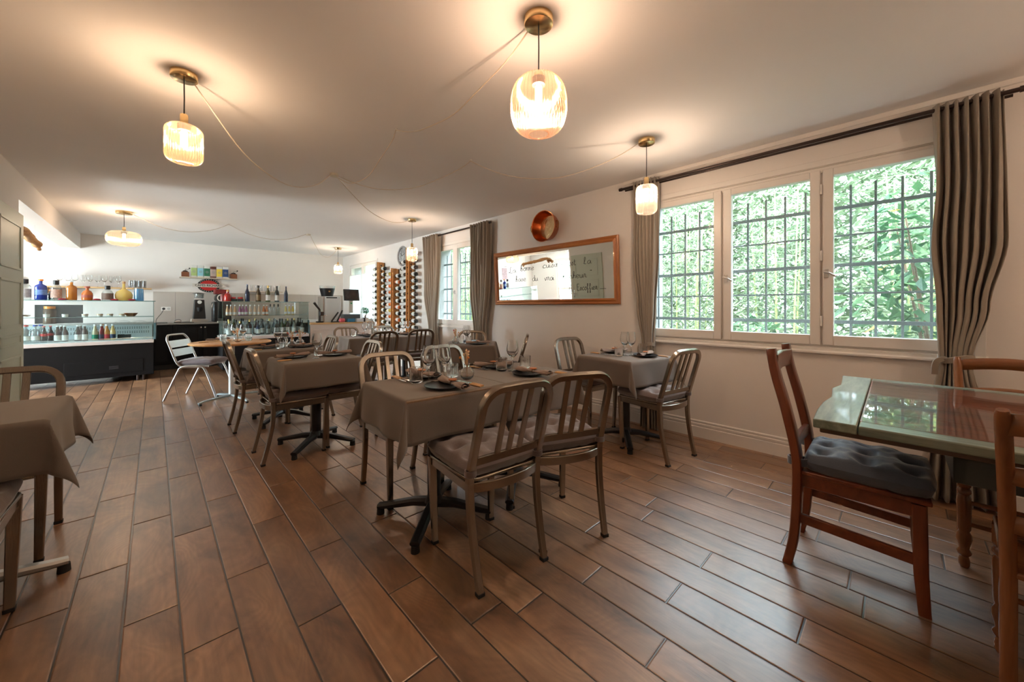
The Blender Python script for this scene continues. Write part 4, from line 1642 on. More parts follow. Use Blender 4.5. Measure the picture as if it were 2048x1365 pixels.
P_SQUAT = [(0, 0), (.9, 0), (1, .06), (1, .5), (.7, .68), (.32, .76), (.3, .9), (0, .9)]


def bottle(x, y, z, rad, h, prof, m, label, cap=None, capr=None, lab=None, labz=(.12, .45), seg=18, flat=1.0, capname='cap', group=None, cat='bottle'):
    r = root('bottle', label, cat, (x, y, z), 0, group)
    M = Matrix.Diagonal((1, flat, 1, 1))
    MB().lathe([(a * rad, b * h) for a, b in prof], seg, M=M).build('glass_body', m, r, angle=50)
    if cap is not None:
        cr = (capr or prof[-2][0] * 1.15) * rad
        z0 = prof[-1][1] * h - (.14 * h if cap in CAPSULES else .0)
        MB().lathe([(0, z0), (cr, z0), (cr, h * 1.0 + .003), (cr * .9, h * 1.0 + .005), (0, h + .005)], 14).build(capname, cap, r, angle=50)
    if lab is not None:
        lm = MB()
        k = 1.012
        lm.lathe([(rad * k, h * labz[0]), (rad * k, h * labz[1])], seg, M=M)
        lm.build('paper_label', lab, r, angle=60)
    return r


cm = lambda n, c: mat('cap_' + n, c, 0.4)
c_black, c_red, c_blue, c_gold, c_orange, c_white = cm('black', (.01, .01, .01)), cm('red', (.6, .04, .03)), cm('blue', (.03, .08, .40)), mat('cap_gold', (.7, .5, .2), .3, 1), cm('orange', (.85, .25, .02)), cm('white', (.8, .8, .78))
CAPSULES = (c_black, c_gold)
ZT1 = 1.3085
y = 8.86
bottle(-1.365, y, ZT1, .058, .30, P_SPIRIT, gl_clear, 'clear spirit bottle with black stopper and dark print, first on the long display case', c_black, .55, mat('dark_print_label', (.35, .33, .34), .6, var=.6, vscale=40), (.12, .55), flat=.75)
bottle(-1.222, y, ZT1, .062, .305, P_SPIRIT, gl_blue, 'cobalt blue gin bottle with white print on the long display case', c_orange, .42, mat('blue_print_label', (.12, .22, .5), .5, var=.7, vscale=45), (.25, .5), flat=.7)
bottle(-1.15, y + .16, ZT1, .038, .16, P_SQUAT, gl_dark, 'small dark bottle with orange cap beside the cobalt bottle', c_orange, .45)
bottle(-1.076, y, ZT1, .056, .295, P_SPIRIT, gl_clear, 'clear bottle with a black and orange figure print on the long display case', c_black, .55, mat('orange_print_label', (.5, .32, .26), .6, var=.8, vscale=35), (.12, .55), flat=.75)
bottle(-0.925, y, ZT1, .058, .30, P_SPIRIT, liquid('amber', (.45, .16, .02)), 'square bottle of amber liquor with a clear glass stopper', gl_clear, .45, flat=.8)
bottle(-0.765, y, ZT1, .062, .215, P_SQUAT, liquid('orange', (.50, .13, .02)), 'squat bottle of orange liquor with a wax-red neck', mat('red_wax', (.35, .07, .03), .5), .5, mat('rust_label', (.4, .1, .06), .6), (.2, .4))
bottle(-0.547, y, ZT1, .066, .235, P_SQUAT, gl_clear, 'squat clear bottle with a brown label and black handle stopper', c_black, .5, mat('brown_label', (.16, .11, .09), .7, var=.4, vscale=60), (.06, .5))
bottle(-0.365, y, ZT1, .105, .31, P_ROUND, liquid('gold', (.60, .44, .12)), 'round flat decanter of golden liquor with long neck', m_cork, .19, None, flat=.45)
bottle(-0.19, y, ZT1, .06, .205, [(0, 0), (.95, 0), (1, .03), (.97, .7), (.9, 1), (.86, 1), (.9, .06), (0, .05)], gl_lblue, 'pale blue glass carafe at the right end of the long display case', cat='carafe')
m_redbag = mat('dark_red_pouch', (.28, .01, .02), .7)
for i, (xx, nm) in enumerate(((-1.01, 'between the figure-print bottle and the amber bottle'), (-0.66, 'beside the squat orange liquor'), (-0.47, 'left of the golden decanter'), (-0.27, 'right of the golden decanter'))):
    mb = MB()
    mb.lathe([(0, 0), (.04, .002), (.045, .012), (.03, .026), (0, .03)], 16, rad=lambda a, z: 1 + .15 * sin(5 * a))
    o = mb.build('sweet_wrapper', m_redbag, angle=80)
    o.location = (xx, y - .05, ZT1)
    tag(o, 'small dark red pouch ' + nm, 'pouch', 'dark red pouches')
# bottles on the deck of the long case
ZD = 0.6805
yd = 8.80
for (xx, dy, capm, nm) in ((-1.348, 0, c_red, 'red-capped clear spirit bottle with white label, front of its pair'), (-1.385, .15, c_red, 'red-capped clear spirit bottle, rear of its pair'),
                           (-1.265, 0, c_blue, 'blue-capped clear spirit bottle with white label, front of its pair'), (-1.235, .15, c_blue, 'blue-capped clear spirit bottle, rear of its pair')):
    bottle(xx, yd + dy, ZD, .045, .255, P_SPIRIT, gl_clear, nm + ' in the long case', capm, .5, m_label, (.14, .38))
for (xx, dy, nm) in ((-1.185, 0, 'front'), (-1.14, .13, 'rear')):
    bottle(xx, yd + dy, ZD, .037, .235, P_COLA, mat('cola_glass', (.03, .006, .005), .1, coat=.5), nm + ' dark soda bottle with red label in the long case', c_red, .42, mat('soda_red', (.55, .03, .03), .5), (.38, .54))
for (xx, dy, nm) in ((-1.055, 0, 'far left'), (-1.035, .14, 'second, set back'), (-0.985, 0, 'third'), (-0.855, 0, 'fourth'), (-0.84, .14, 'fifth, set back'), (-0.785, 0, 'far right')):
    bottle(xx, yd + dy, ZD, .037, .235, P_COLA[:1] + [(.95, 0), (1, .04), (1, .55), (.8, .68), (.42, .8), (.36, .95), (0, .95)], gl_brown, 'brown beer bottle with white label, ' + nm + ' of six in the long case', c_white, .42, m_label, (.08, .42))
for (xx, dy, col_, lc, nm) in ((-0.678, 0, (.55, .48, .30), (.02, .25, .15), 'pale lemonade bottle with green label'), (-0.609, 0, (.22, .02, .03), (.03, .03, .06), 'dark red soda bottle with navy label'),
                               (-0.612, .15, (.75, .25, .03), (.7, .2, .05), 'orange-topped soda bottle set back'), (-0.553, 0, (.60, .28, .08), (.6, .05, .07), 'orange soda bottle with red label'), (-0.487, 0, (.65, .48, .20), (.05, .08, .16), 'yellow soda bottle with slate label')):
    bottle(xx, yd + dy, ZD, .035, .245, P_JUICE, liquid(nm[:8], col_), nm + ' in the long case', c_white if dy == 0 else c_orange, .5, mat('lab_' + nm[:8], lc, .6), (.1, .36))
for xx, ww in ((-0.40, .08), (-0.33, .10)):
    r = root('price_card', 'small black chalk price card on the %s of the empty deck in the long case' % ('left' if ww == .08 else 'right'), 'price card', (xx, yd + (.1 if ww == .08 else 0), ZD))
    MB().cbox((0, 0, .04), (ww, .004, .07), (radians(-15), 0, 0)).build('card', mat('slate_card', (.02, .04, .045), .5), r)
    s = MB()
    for k in range(3):
        s.cbox((0, -.0045 + .006 * (k - 1) * .9 + .001, .04 + .018 * (1 - k)), (ww * .7, .001, .003), (radians(-15), 0, 0))
# ramekins, jar, book
m_rame = mat('ramekin_white', (.75, .72, .68), .4)
m_band = mat('copper_band', (.7, .35, .15), .3, 1)
for i, xx in enumerate((-1.187, -1.004, -0.801, -0.642, -0.528, -0.393)):
    r = root('ramekin', 'small white ramekin, number %s from the left on the glass shelf of the long case' % ('one two three four five six'.split()[i]), 'bowl', (xx, 9.0, 1.0485), 0, 'ramekins on the glass shelf')
    MB().lathe([(0, 0), (.032, 0), (.036, .045), (.033, .045), (.029, .006), (0, .006)], 24).build('bowl_body', m_rame, r)
    if i >= 2:
        MB().lathe([(.0365, .028), (.0372, .028), (.0372, .037), (.0365, .037)], 24).build('band', m_band, r)
r = root('storage_jar', 'glass jar of brown contents with orange lid, behind the long case', 'jar', (-1.21, 9.45, 0.935))
MB().lathe([(0, 0), (.07, 0), (.075, .01), (.075, .22), (.06, .24), (0, .24)], 24).build('jar_body', mat('brown_contents', (.12, .06, .03), .3), r)
MB().lathe([(0, .24), (.068, .24), (.068, .28), (0, .28)], 24).build('lid', c_orange, r)
r = root('copper_dish', 'round copper dish at the right end of the glass shelf in the long case', 'dish', (-0.29, 9.05, 1.0485))
MB().lathe([(0, 0), (.05, 0), (.085, .05), (.088, .055), (.083, .052), (.048, .006), (0, .006)], 30).build('dish_body', mat('bright_copper', (.80, .36, .16), .2, 1), r)
r = root('open_book', 'open white ledger lying on the service shelf of the long case', 'book', (-0.30, 9.34, 0.9355))
for s in (-1, 1):
    MB().grid(lambda u, v: (s * u * .2, (v - .5) * .11, .004 + .028 * sin(pi * min(1, u * 1.05)) ** .8 * (1 - .3 * u)), 12, 1).build('page_block', m_label, r, solid=.004, angle=80)
o = MB().box(-1.36, -0.86, 9.42, 9.44, 0.94, 1.24)
o = o.build('dark_tray', mat('smoked_tray', (.05, .05, .055), .3))
tag(o, 'dark rectangular tray standing upright behind the long case', 'tray')

# wall shelf with glasses ---------------------------------------------------
r = root('wall_shelf', 'oak wall shelf of clear glasses above the long display case', 'shelf', (-0.70, 10.16, 1.545))
MB().box(-.66, .66, -.11, .14, 0, .025).build('shelf_board', m_oak, r, bev=.003)
MB().box(-.66, -.62, -.09, .12, -.22, 0).build('end_panel', m_oak, r, bev=.003)
wsm = wineglass_mesh(0.85)
for i in range(9):
    xx = -1.19 + i * .088
    WG.put((xx, 10.10 + .08 * (i % 2), 1.5705), 0, 'clear wine glass on the oak wall shelf, %s from the left' % 'first second third fourth fifth sixth seventh eighth ninth'.split()[i], 'wine glasses on the oak wall shelf')
fl = MB()
fl.lathe([(0, 0), (.024, 0), (.026, .003), (.028, .10), (.029, .14), (.027, .14), (.024, .012), (0, .010)], 20)
fo = tag(fl.build('tall_glass', m_ribglass, angle=60), '', 'drinking glass')
FL = Repeat(fo)
for i in range(8):
    xx = -0.33 + (i % 4) * .062
    FL.put((xx, 10.09 + (i // 4) * .07, 1.5705), 0, 'straight glass at right end of the oak wall shelf, %s row, %s from left' % (('front', 'rear')[i // 4], ('first', 'second', 'third', 'fourth')[i % 4]), 'tall glasses on the oak wall shelf')

# back cabinets, worktop, splashback ------------------------------------------
m_bt = mat('greige_splashback', (0.50, 0.44, 0.39), 0.4, var=.05)
sp = MB()
for k in range(11):
    sp.box(-0.02 + k * .33, -0.02 + (k + 1) * .33 - .004, YB - .012, YB - .001, .90, 1.515)
struct(sp.build('wall_back_tile_splash', m_bt, bev=.001))
sp = MB().box(-0.02, WX - .02, YB - .006, YB - .0005, .90, 1.513).build('wall_back_tile_grout', mat('grout', (.25, .22, .2), .9))
struct(sp)
for i, (xa, xb) in enumerate(((-0.55, 0.245), (0.25, 0.70), (0.705, 1.15), (1.155, 1.70), (1.705, 2.3))):
    r = root('base_cabinet', 'matt black base cabinet against the back wall, %s from the left' % 'first second third fourth fifth'.split()[i], 'cabinet', ((xa + xb) / 2, 9.72, 0), 0, 'black base cabinets')
    h = (xb - xa) / 2
    MB().box(-h, h, .02, .56, .10, .86).build('carcass', m_darkpanel, r)
    MB().box(-h, h, .06, .54, 0, .10).build('plinth', m_dark, r)
    d = MB()
    d.box(-h + .003, h - .003, 0, .02, .11, .85)
    for (a, b, c, e) in ((-h + .003, -h + .06, .11, .85), (h - .06, h - .003, .11, .85), (-h + .06, h - .06, .79, .85), (-h + .06, h - .06, .11, .17)):
        d.box(a, b, -.006, 0, c, e)
    do = d.build('door', m_darkpanel, r, bev=.002)
    kx = h - .03 if i % 2 else -h + .03
    MB().cyl((kx, -.006, .80), (kx, -.028, .80), .006, .013, 14).build('knob', m_steel, do)
tag(MB().box(-0.56, 2.32, 9.69, 10.285, .862, .895).build('worktop', mat('grey_stone_worktop', (.30, .27, .25), .3, var=.1), bev=.004), 'grey stone worktop along the back wall on the black cabinets', 'worktop')


def outlet(x, z, label):
    r = root('wall_socket', label, 'socket', (x, YB - .012, z))
    MB().box(-.075, .075, -.008, 0, -.04, .04).build('plate', m_white, r, bev=.003)
    for s in (-1, 1):
        MB().lathe([(0, 0), (.024, 0), (.024, .003), (0, .003)], 20, (s * .036, -.008, 0), M=Matrix.Rotation(pi / 2, 4, 'X')).build('insert', m_dark if s < 0 else mat('socket_grey', (.5, .48, .46), .5), r)
    return r


outlet(0.17, 1.17, 'white double wall socket over the worktop, left of the coffee grinder')
o = MB().tube(smooth_path([(.135, YB - .03, 1.165), (.10, YB - .06, 1.08), (.03, 10.1, .97), (.02, 10.0, .902)], 5), .004, 6).build('hanging_flex', m_blackplastic)
tag(o, 'thin cord hanging from the double wall socket to the worktop', 'cord')
for (xx, w_, lab) in ((0.07, .22, 'flat black tray on the worktop under the wall socket'), (0.42, .30, 'long flat black tray on the worktop left of the coffee grinder')):
    tag(MB().box(xx - w_ / 2, xx + w_ / 2, 9.78, 9.95, .895, .905).build('flat_tray', m_blackplastic, bev=.003), lab, 'tray')
r = root('card_reader', 'small silver gadget lying on the worktop under the wall socket', 'gadget', (0.33, 9.86, 0.905))
MB().box(-.05, .05, -.03, .03, 0, .022).build('gadget_body', m_steel, r, bev=.006)
MB().tube(smooth_path([(-.05, 0, .015), (-.03, 0, .05), (.03, 0, .055), (.05, 0, .02)], 5), .006, 8).build('loop', m_steel, r)
# grinder
r = root('coffee_grinder', 'tall black coffee grinder with clear hopper on the back worktop', 'coffee grinder', (0.66, 9.97, 0.895))
MB().box(-.13, .13, -.14, .12, 0, .07).build('knock_box', mat('stainless_dull', (.5, .48, .46), .35, .9), r, bev=.006)
mb = MB()
mb.prism([(-.10, .07), (.10, .07), (.075, .46), (-.075, .46)], lambda a, b: (a, -.12, b), lambda a, b: (a, .10, b))
mb.build('body', m_blackplastic, r, bev=.01)
MB().cyl((0, -.13, .22), (0, -.13, .30), .03, .045).build('spout', m_blackplastic, r)
MB().lathe([(.055, .46), (.075, .50), (.078, .58), (.076, .58), (.052, .47)], 4 * 6, (0, -.01, 0)).build('hopper', gl_clear, r)
MB().box(-.075, .075, -.09, .07, .455, .485).build('collar', m_ledge, r, bev=.004)
MB().lathe([(0, .60), (.09, .585), (.10, .58), (0, .575)], 24, (-.01, 0, .005)).build('lid', m_blackplastic, r)
MB().lathe([(0, 0), (.035, 0), (.035, .006), (0, .006)], 20, (0, -.123, .41), M=Matrix.Rotation(pi / 2, 4, 'X')).build('badge', m_label, r)
# espresso machine / second grinder behind the second case
r = root('espresso_machine', 'black and red espresso machine partly hidden behind the wine display case', 'coffee machine', (1.02, 9.95, 0.895))
MB().box(-.15, .15, -.2, .2, 0, .42).build('body', m_blackplastic, r, bev=.02)
MB().lathe([(.055, 0), (.075, 0), (.075, .02), (.055, .02)], 30, (-.02, -.20, .50), M=Matrix.Rotation(pi / 2, 4, 'X')).build('dial_ring', m_white, r)
MB().cyl((-.02, -.19, .50), (-.02, .15, .50), .09, seg=30).build('drum', m_blackplastic, r)
MB().box(-.12, .12, -.14, .14, .58, .68).build('top_box', mat('red_black_box', (.22, .02, .02), .5, var=.8, vscale=20), r, bev=.01)
MB().tube(smooth_path([(-.16, -.22, .38), (-.18, -.24, .3), (-.17, -.22, .22)], 5), .008, 8).build('steam_wand', m_steel, r)

# coffee shelf, bags, mills -----------------------------------------------------
r = root('wall_shelf', 'short pale wall shelf of coloured coffee packs above the round emblem sign', 'shelf', (0.85, 10.19, 1.805))
MB().box(-.48, .48, -.10, .11, 0, .022).build('shelf_board', mat('cream_shelf', (.62, .52, .40), .5), r, bev=.003)
packs = [((.42, .55, .20), 'lime green'), ((.30, .62, .72), 'pale blue'), ((.02, .16, .08), 'dark green'), ((.55, .42, .36), 'beige and brown'), ((.80, .58, .06), 'yellow'), ((.02, .07, .22), 'navy blue')]
for i, (c, nm) in enumerate(packs):
    xx = 0.592 + i * .104
    r = root('coffee_pack', nm + ' coffee pack on the pale shelf above the emblem sign', 'coffee pack', (xx, 10.16, 1.8275), 0, 'coffee packs')
    hgt = .245 if i != 3 else .235
    MB().box(-.048, .048, -.03, .03, 0, hgt).build('pack_body', mat('pack_' + nm, c, .45), r, bev=.008)
    top = mat('brown_pack_top', (.14, .04, .03), .5) if i == 3 else m_label
    MB().box(-.0485, .0485, -.031, .031, hgt - .055, hgt + .002).build('top_flap', top, r, bev=.004)
    MB().box(-.0485, .0485, -.0312, .0312, 0, .03).build('bottom_band', mat('brown_pack_top', (.14, .04, .03), .5) if i == 3 else m_label, r, bev=.003)
    MB().lathe([(0, 0), (.028, 0), (.028, .001), (0, .001)], 20, (0, -.031, .115), M=Matrix.Rotation(pi / 2, 4, 'X')).build('print_roundel', mat('roundel_' + nm, tuple(min(1, q * .6 + .12) for q in c), .5), r)
for xx, lab in ((0.455, 'wooden box coffee mill at the left end of the pale shelf'), (1.255, 'wooden box coffee mill with black crank at the right end of the pale shelf')):
    r = root('coffee_mill', lab, 'coffee mill', (xx, 10.17, 1.8275))
    MB().box(-.06, .06, -.055, .055, 0, .10).build('wooden_box', wood('mill_wood', (.12, .035, .02), (.28, .10, .04), 'X', 10, .4), r, bev=.004)
    MB().lathe([(.05, .10), (.035, .125), (.01, .135), (0, .135)], 20).build('dome', m_rod, r)
    MB().tube([(0, 0, .13), (0, 0, .155), (.06, -.02, .155), (.065, -.02, .165)], .004, 8).build('crank', m_rod, r)
    MB().lathe([(0, 0), (.012, .004), (.014, .014), (.01, .026), (0, .03)], 14, (.065, -.02, .16)).build('crank_knob', m_blackplastic, r)
# emblem sign
r = root('emblem_sign', 'oval black and red coffee sign with white name banner on the back wall', 'sign', (0.84, YB - .03, 1.665))


def oval(a, b, y_, n=48):
    return MB().prism([(a * cos(2 * pi * k / n), b * sin(2 * pi * k / n)) for k in range(n)], lambda p, q: (p, y_, q), lambda p, q: (p, y_ + .012, q))


oval(.19, .145, 0).build('black_oval', m_blackplastic, r)
oval(.15, .108, -.006).build('red_oval', mat('sign_red', (.55, .02, .02), .4), r)
MB().box(-.27, .27, -.016, -.004, -.035, .035).build('name_banner', mat('banner_ivory', (.72, .66, .58), .5), r, bev=.002)
RX = Matrix.Rotation(pi / 2, 4, 'X')
text_mesh('CAFÉS RICHARD', .062, .001, Matrix.Translation((0, -.018, .0)) @ RX @ Matrix.Diagonal((1.0, 1, 1, 1)), 'name_lettering', m_blackplastic, r, bold=.0012)
tm = MB()
for k in range(26):
    a = 2 * pi * (k + .5) / 26
    if abs(sin(a)) > .42:
        tm.cbox((.170 * cos(a), -.002, .1265 * sin(a)), (.010, .004, .014), (0, -a + pi / 2, 0))
tm.build('rim_marks', m_label, r)

# second small wall shelf
r = root('wall_shelf', 'small pale wall shelf of glasses behind the standing wine bottles', 'shelf', (1.86, 10.2, 1.545))
MB().box(-.33, .33, -.09, .1, 0, .022).build('shelf_board', mat('cream_shelf', (.62, .52, .40), .5), r, bev=.003)
for i in range(7):
    FL.put((1.59 + i * .088, 10.16, 1.5675), 0, 'straight glass on the small shelf behind the wine bottles, %s from the left' % 'first second third fourth fifth sixth seventh'.split()[i], 'glasses on the small shelf')

# things on the second case
y = 8.52
for (xx, rad, h, pf, m, cp, lb, nm) in (
        (1.262, .040, .315, P_BURG, gl_navy, c_blue, None, 'dark blue wine bottle standing on the wine case, first of five'),
        (1.436, .044, .305, P_BURG, mat('brown_wine_glass', (.06, .035, .01), .15, coat=.4), c_black, mat('gold_brown_label', (.2, .12, .05), .5), 'brown-gold wine bottle standing on the wine case, second of five'),
        (1.592, .040, .310, P_WINE, gl_green, c_gold, m_label, 'olive wine bottle with white label on the wine case, third of five'),
        (1.744, .040, .305, P_WINE, gl_dark, c_black, m_label, 'black wine bottle with white label on the wine case, fourth of five'),
        (1.901, .036, .305, P_BURG, gl_navy, c_blue, None, 'slim navy wine bottle on the wine case, last of five')):
    bottle(xx, y, ZT1, rad, h, pf, m, nm, cp, .42, lb, (.08, .42))
bottle(0.965, y, ZT1, .058, .20, P_SQUAT, gl_red, 'dark red decorated bottle with ornate stopper on the wine case', c_gold, .25)
for i, (xx, c, nm) in enumerate(((1.06, (.02, .05, .05), 'teal and red gift tin'), (1.155, (.03, .04, .05), 'dark gift tin with red sweets'))):
    r = root('gift_tin', nm + ' on the left of the wine case', 'tin', (xx, y, ZT1))
    MB().box(-.045, .045, -.035, .035, 0, .045).build('tin_body', mat('tin_' + str(i), c, .4), r, bev=.004)
    mb = MB()
    rn = random.Random(i + 3)
    for k in range(5):
        mb.lathe([(0, 0), (.018, .01), (.02, .022), (.012, .036), (0, .04)], 10, (rn.uniform(-.03, .03), rn.uniform(-.02, .02), .043))
    mb.build('red_sweets', mat('sweet_red', (.6, .05, .05), .5, var=.7, vscale=30), r)
r = root('gift_basket', 'black and red wrapped tin at the left end of the wine case', 'tin', (0.905, y + .05, ZT1))
MB().lathe([(0, 0), (.04, 0), (.045, .09), (.03, .13), (0, .14)], 18).build('tin_body', mat('wrap_black_red', (.16, .03, .03), .4, var=.9, vscale=25), r)
juice = [(0.973, (.72, .42, .22), 'apricot'), (1.024, (.72, .42, .22), 'apricot'), (1.085, (.72, .42, .22), 'apricot'), (1.161, (.32, .10, .22), 'plum'), (1.207, (.32, .10, .22), 'plum'), (1.261, (.30, .10, .22), 'plum'),
         (1.324, (.70, .45, .30), 'peach'), (1.396, (.70, .45, .30), 'peach'), (1.461, (.70, .45, .30), 'peach'), (1.542, (.72, .22, .08), 'orange'), (1.592, (.72, .22, .08), 'orange'),
         (1.919, (.75, .50, .12), 'yellow'), (1.981, (.75, .50, .12), 'yellow'), (2.044, (.75, .50, .12), 'yellow')]
ORD = 'first second third fourth fifth sixth seventh eighth ninth tenth eleventh twelfth thirteenth fourteenth fifteenth sixteenth seventeenth eighteenth nineteenth twentieth'.split()
for i, (xx, c, nm) in enumerate(juice):
    bottle(xx, 8.62, 1.0485, .025, .195, P_JUICE, liquid(nm, c), '%s juice bottle on the glass shelf of the wine case, %s from the left' % (nm, ORD[i]), c_white, .5, m_label, (.08, .32), seg=14, group='juice bottles')
for i, xx in enumerate((1.651, 1.715, 1.785)):
    bottle(xx, 8.62, 1.0485, .03, .21, P_SPIRIT, gl_clear, 'clear spirit bottle between orange and yellow juices in the wine case, %s of three' % ORD[i], c_black, .45, seg=14)
rn = random.Random(21)
for row, (yy, n, zz) in enumerate(((8.42, 9, 'front'), (8.56, 12, 'middle'), (8.70, 12, 'rear'))):
    for i in range(n):
        xx = 0.98 + (1.18 / (n - 1)) * i + rn.uniform(-.01, .01)
        if row == 0 and i in (2, 6):
            continue
        mtl = rn.choice((gl_dark, gl_dark, gl_green, gl_brown, gl_navy, gl_clear))
        bottle(xx, yy, ZD, .037, rn.uniform(.28, .31) if row else .26, rn.choice((P_WINE, P_BURG)), mtl, 'wine bottle standing in the wine case, %s row, %s from the left' % (zz, ORD[i]), rn.choice((c_black, c_white, c_gold)), .42,
               m_label if rn.random() < .75 else mat('grey_label', (.4, .4, .38), .6), (.1, .42), seg=14, group='wine bottles in the case')

# cash desk ---------------------------------------------------------------
m_desk = mat('blush_white_panel', (.66, .58, .53), .5)
r = root('cash_desk', 'pale panelled cash desk with oak top in the far corner', 'counter', (2.95, 8.30, 0))
MB().box(-.66, .64, .03, .55, 0, .845).build('body', m_desk, r, bev=.003)
mb = MB()
for (a, b, c, d) in ((-.60, .58, .72, .735), (-.60, .58, .10, .115), (-.60, -.585, .115, .72), (.565, .58, .115, .72)):
    mb.box(a, b, .018, .03, c, d)
mb.build('panel_moulding', m_desk, r, bev=.003)
MB().box(-.67, .655, 0, .58, .845, .875).build('desk_top', m_oak, r, bev=.004)
ZK = 0.8755
r = root('ice_machine', 'white box-shaped machine on the cash desk under the black bucket', 'machine', (2.78, 8.66, ZK))
MB().box(-.17, .17, -.16, .2, 0, .56).build('body', mat('white_machine', (.68, .72, .74), .35), r, bev=.012)
MB().box(-.13, .09, -.168, -.16, .52, .545).build('handle_slot', m_blackplastic, r, bev=.003)
MB().box(-.19, -.17, -.16, .2, 0, .56).build('side_panel', mat('tan_side', (.40, .32, .27), .5), r)
mb = MB()
r = root('champagne_bucket', 'black champagne bucket with clear rim on top of the white machine', 'bucket', (2.72, 8.66, ZK + .5605))
MB().lathe([(0, 0), (.115, 0), (.155, .175), (.150, .175), (.108, .01), (0, .008)], 36).build('bucket_body', m_blackplastic, r)
MB().lathe([(.155, .175), (.165, .23), (.162, .23), (.151, .176)], 36, rad=lambda a, z: 1 + .03 * sin(4 * a) * (z > .2)).build('clear_rim', m_glass, r)
MB().lathe([(0, 0), (.02, 0), (.02, .002), (0, .002)], 16, (.0, -.138, .11), M=Matrix.Rotation(pi / 2 + .2, 4, 'X')).build('gold_badge', m_brass, r)
r = root('till_screen', 'black till screen on a stand at the cash desk', 'monitor', (3.20, 8.56, ZK))
MB().cbox((0, 0, .60), (.34, .03, .26), (radians(-12), 0, 0)).build('screen_body', m_blackplastic, r, bev=.008)
MB().cbox((0, -.018, .60), (.29, .004, .20), (radians(-12), 0, 0)).build('screen_glass', mat('screen_dark', (.05, .035, .03), .08, var=.9, vscale=14), r)
MB().box(-.04, .04, .01, .05, .2, .52).build('stand_post', mat('cream_post', (.6, .55, .48), .5), r, bev=.004)
MB().box(-.015, .02, .005, .01, .40, .43).build('green_sticker', mat('green_sticker', (.03, .35, .10), .5), r)
MB().box(-.18, .18, -.05, .18, .02, .17).build('cash_drawer', mat('drawer_grey', (.09, .11, .12), .4), r, bev=.005)
MB().box(-.18, .18, -.05, .18, 0, .02).build('drawer_base', m_dark, r)
r = root('lever_press', 'black hand-lever press beside the white machine', 'press', (2.52, 8.50, ZK))
MB().box(-.06, .06, -.06, .06, 0, .03).build('press_base', m_blackplastic, r, bev=.005)
MB().cyl((0, 0, .03), (0, 0, .28), .02).build('press_post', m_rod, r)
MB().cyl((0, 0, .27), (-.12, -.04, .42), .018, .026).build('lever', m_rod, r)
MB().cyl((0, 0, .15), (.13, -.06, .16), .012).build('arm', m_steel, r)
MB().cyl((0.03, -.02, .15), (0.03, -.02, .23), .05, .05).build('cup', m_rod, r)
r = root('card_terminal', 'black pair of angled card terminals in front of the white machine', 'card terminal', (2.78, 8.42, ZK))
MB().cbox((0.02, 0, .12), (.03, .02, .24), (0, radians(35), 0)).build('left_terminal', m_blackplastic, r, bev=.004)
MB().cbox((0.12, 0, .14), (.03, .02, .26), (0, radians(25), 0)).build('right_terminal', m_blackplastic, r, bev=.004)
MB().box(-.05, .14, -.03, .04, 0, .02).build('terminal_base', m_blackplastic, r)
for (xx, w_, h_, c, nm) in ((2.93, .12, .085, (.62, .10, .12), 'coral pink pot'), (3.115, .15, .075, (.02, .16, .30), 'bright blue box'), (3.31, .15, .075, (.70, .72, .74), 'white paper stack'), (3.41, .03, .09, (.02, .02, .02), 'thin black box')):
    o = MB().box(xx - w_ / 2, xx + w_ / 2, 8.33, 8.42, ZK, ZK + h_).build('desk_box' if 'pot' not in nm else 'pink_pot', mat('desk_' + nm, c, .5, var=.2, vscale=30), bev=.006 if 'pot' not in nm else .03)
    tag(o, nm + ' on the front edge of the cash desk', 'box' if 'pot' not in nm else 'pot')
r = root('bonsai_plant', 'small bonsai in a white pot at the right end of the cash desk', 'plant', (3.50, 8.50, ZK))
MB().lathe([(0, 0), (.045, 0), (.06, .085), (.055, .085), (0, .075)], 24).build('pot', m_white, r)
MB().tube(smooth_path([(0, 0, .07), (-.01, 0, .12), (.015, 0, .17), (0, 0, .24)], 4), .016, 8, [1.6, 1.4, 1.2, 1.1, 1, .9, .8, .7, .6, .6, .5, .5, .4]).build('trunk', m_bark, r)
mb = MB()
leaves(mb, 420, (0, 0, .26), (.10, .09, .075), .035, .018, random.Random(9), .1, .2)
mb.build('foliage', leaf_mat('bonsai_leaf', (.03, .16, .06), (.12, .34, .14), .3), r, smooth=False)

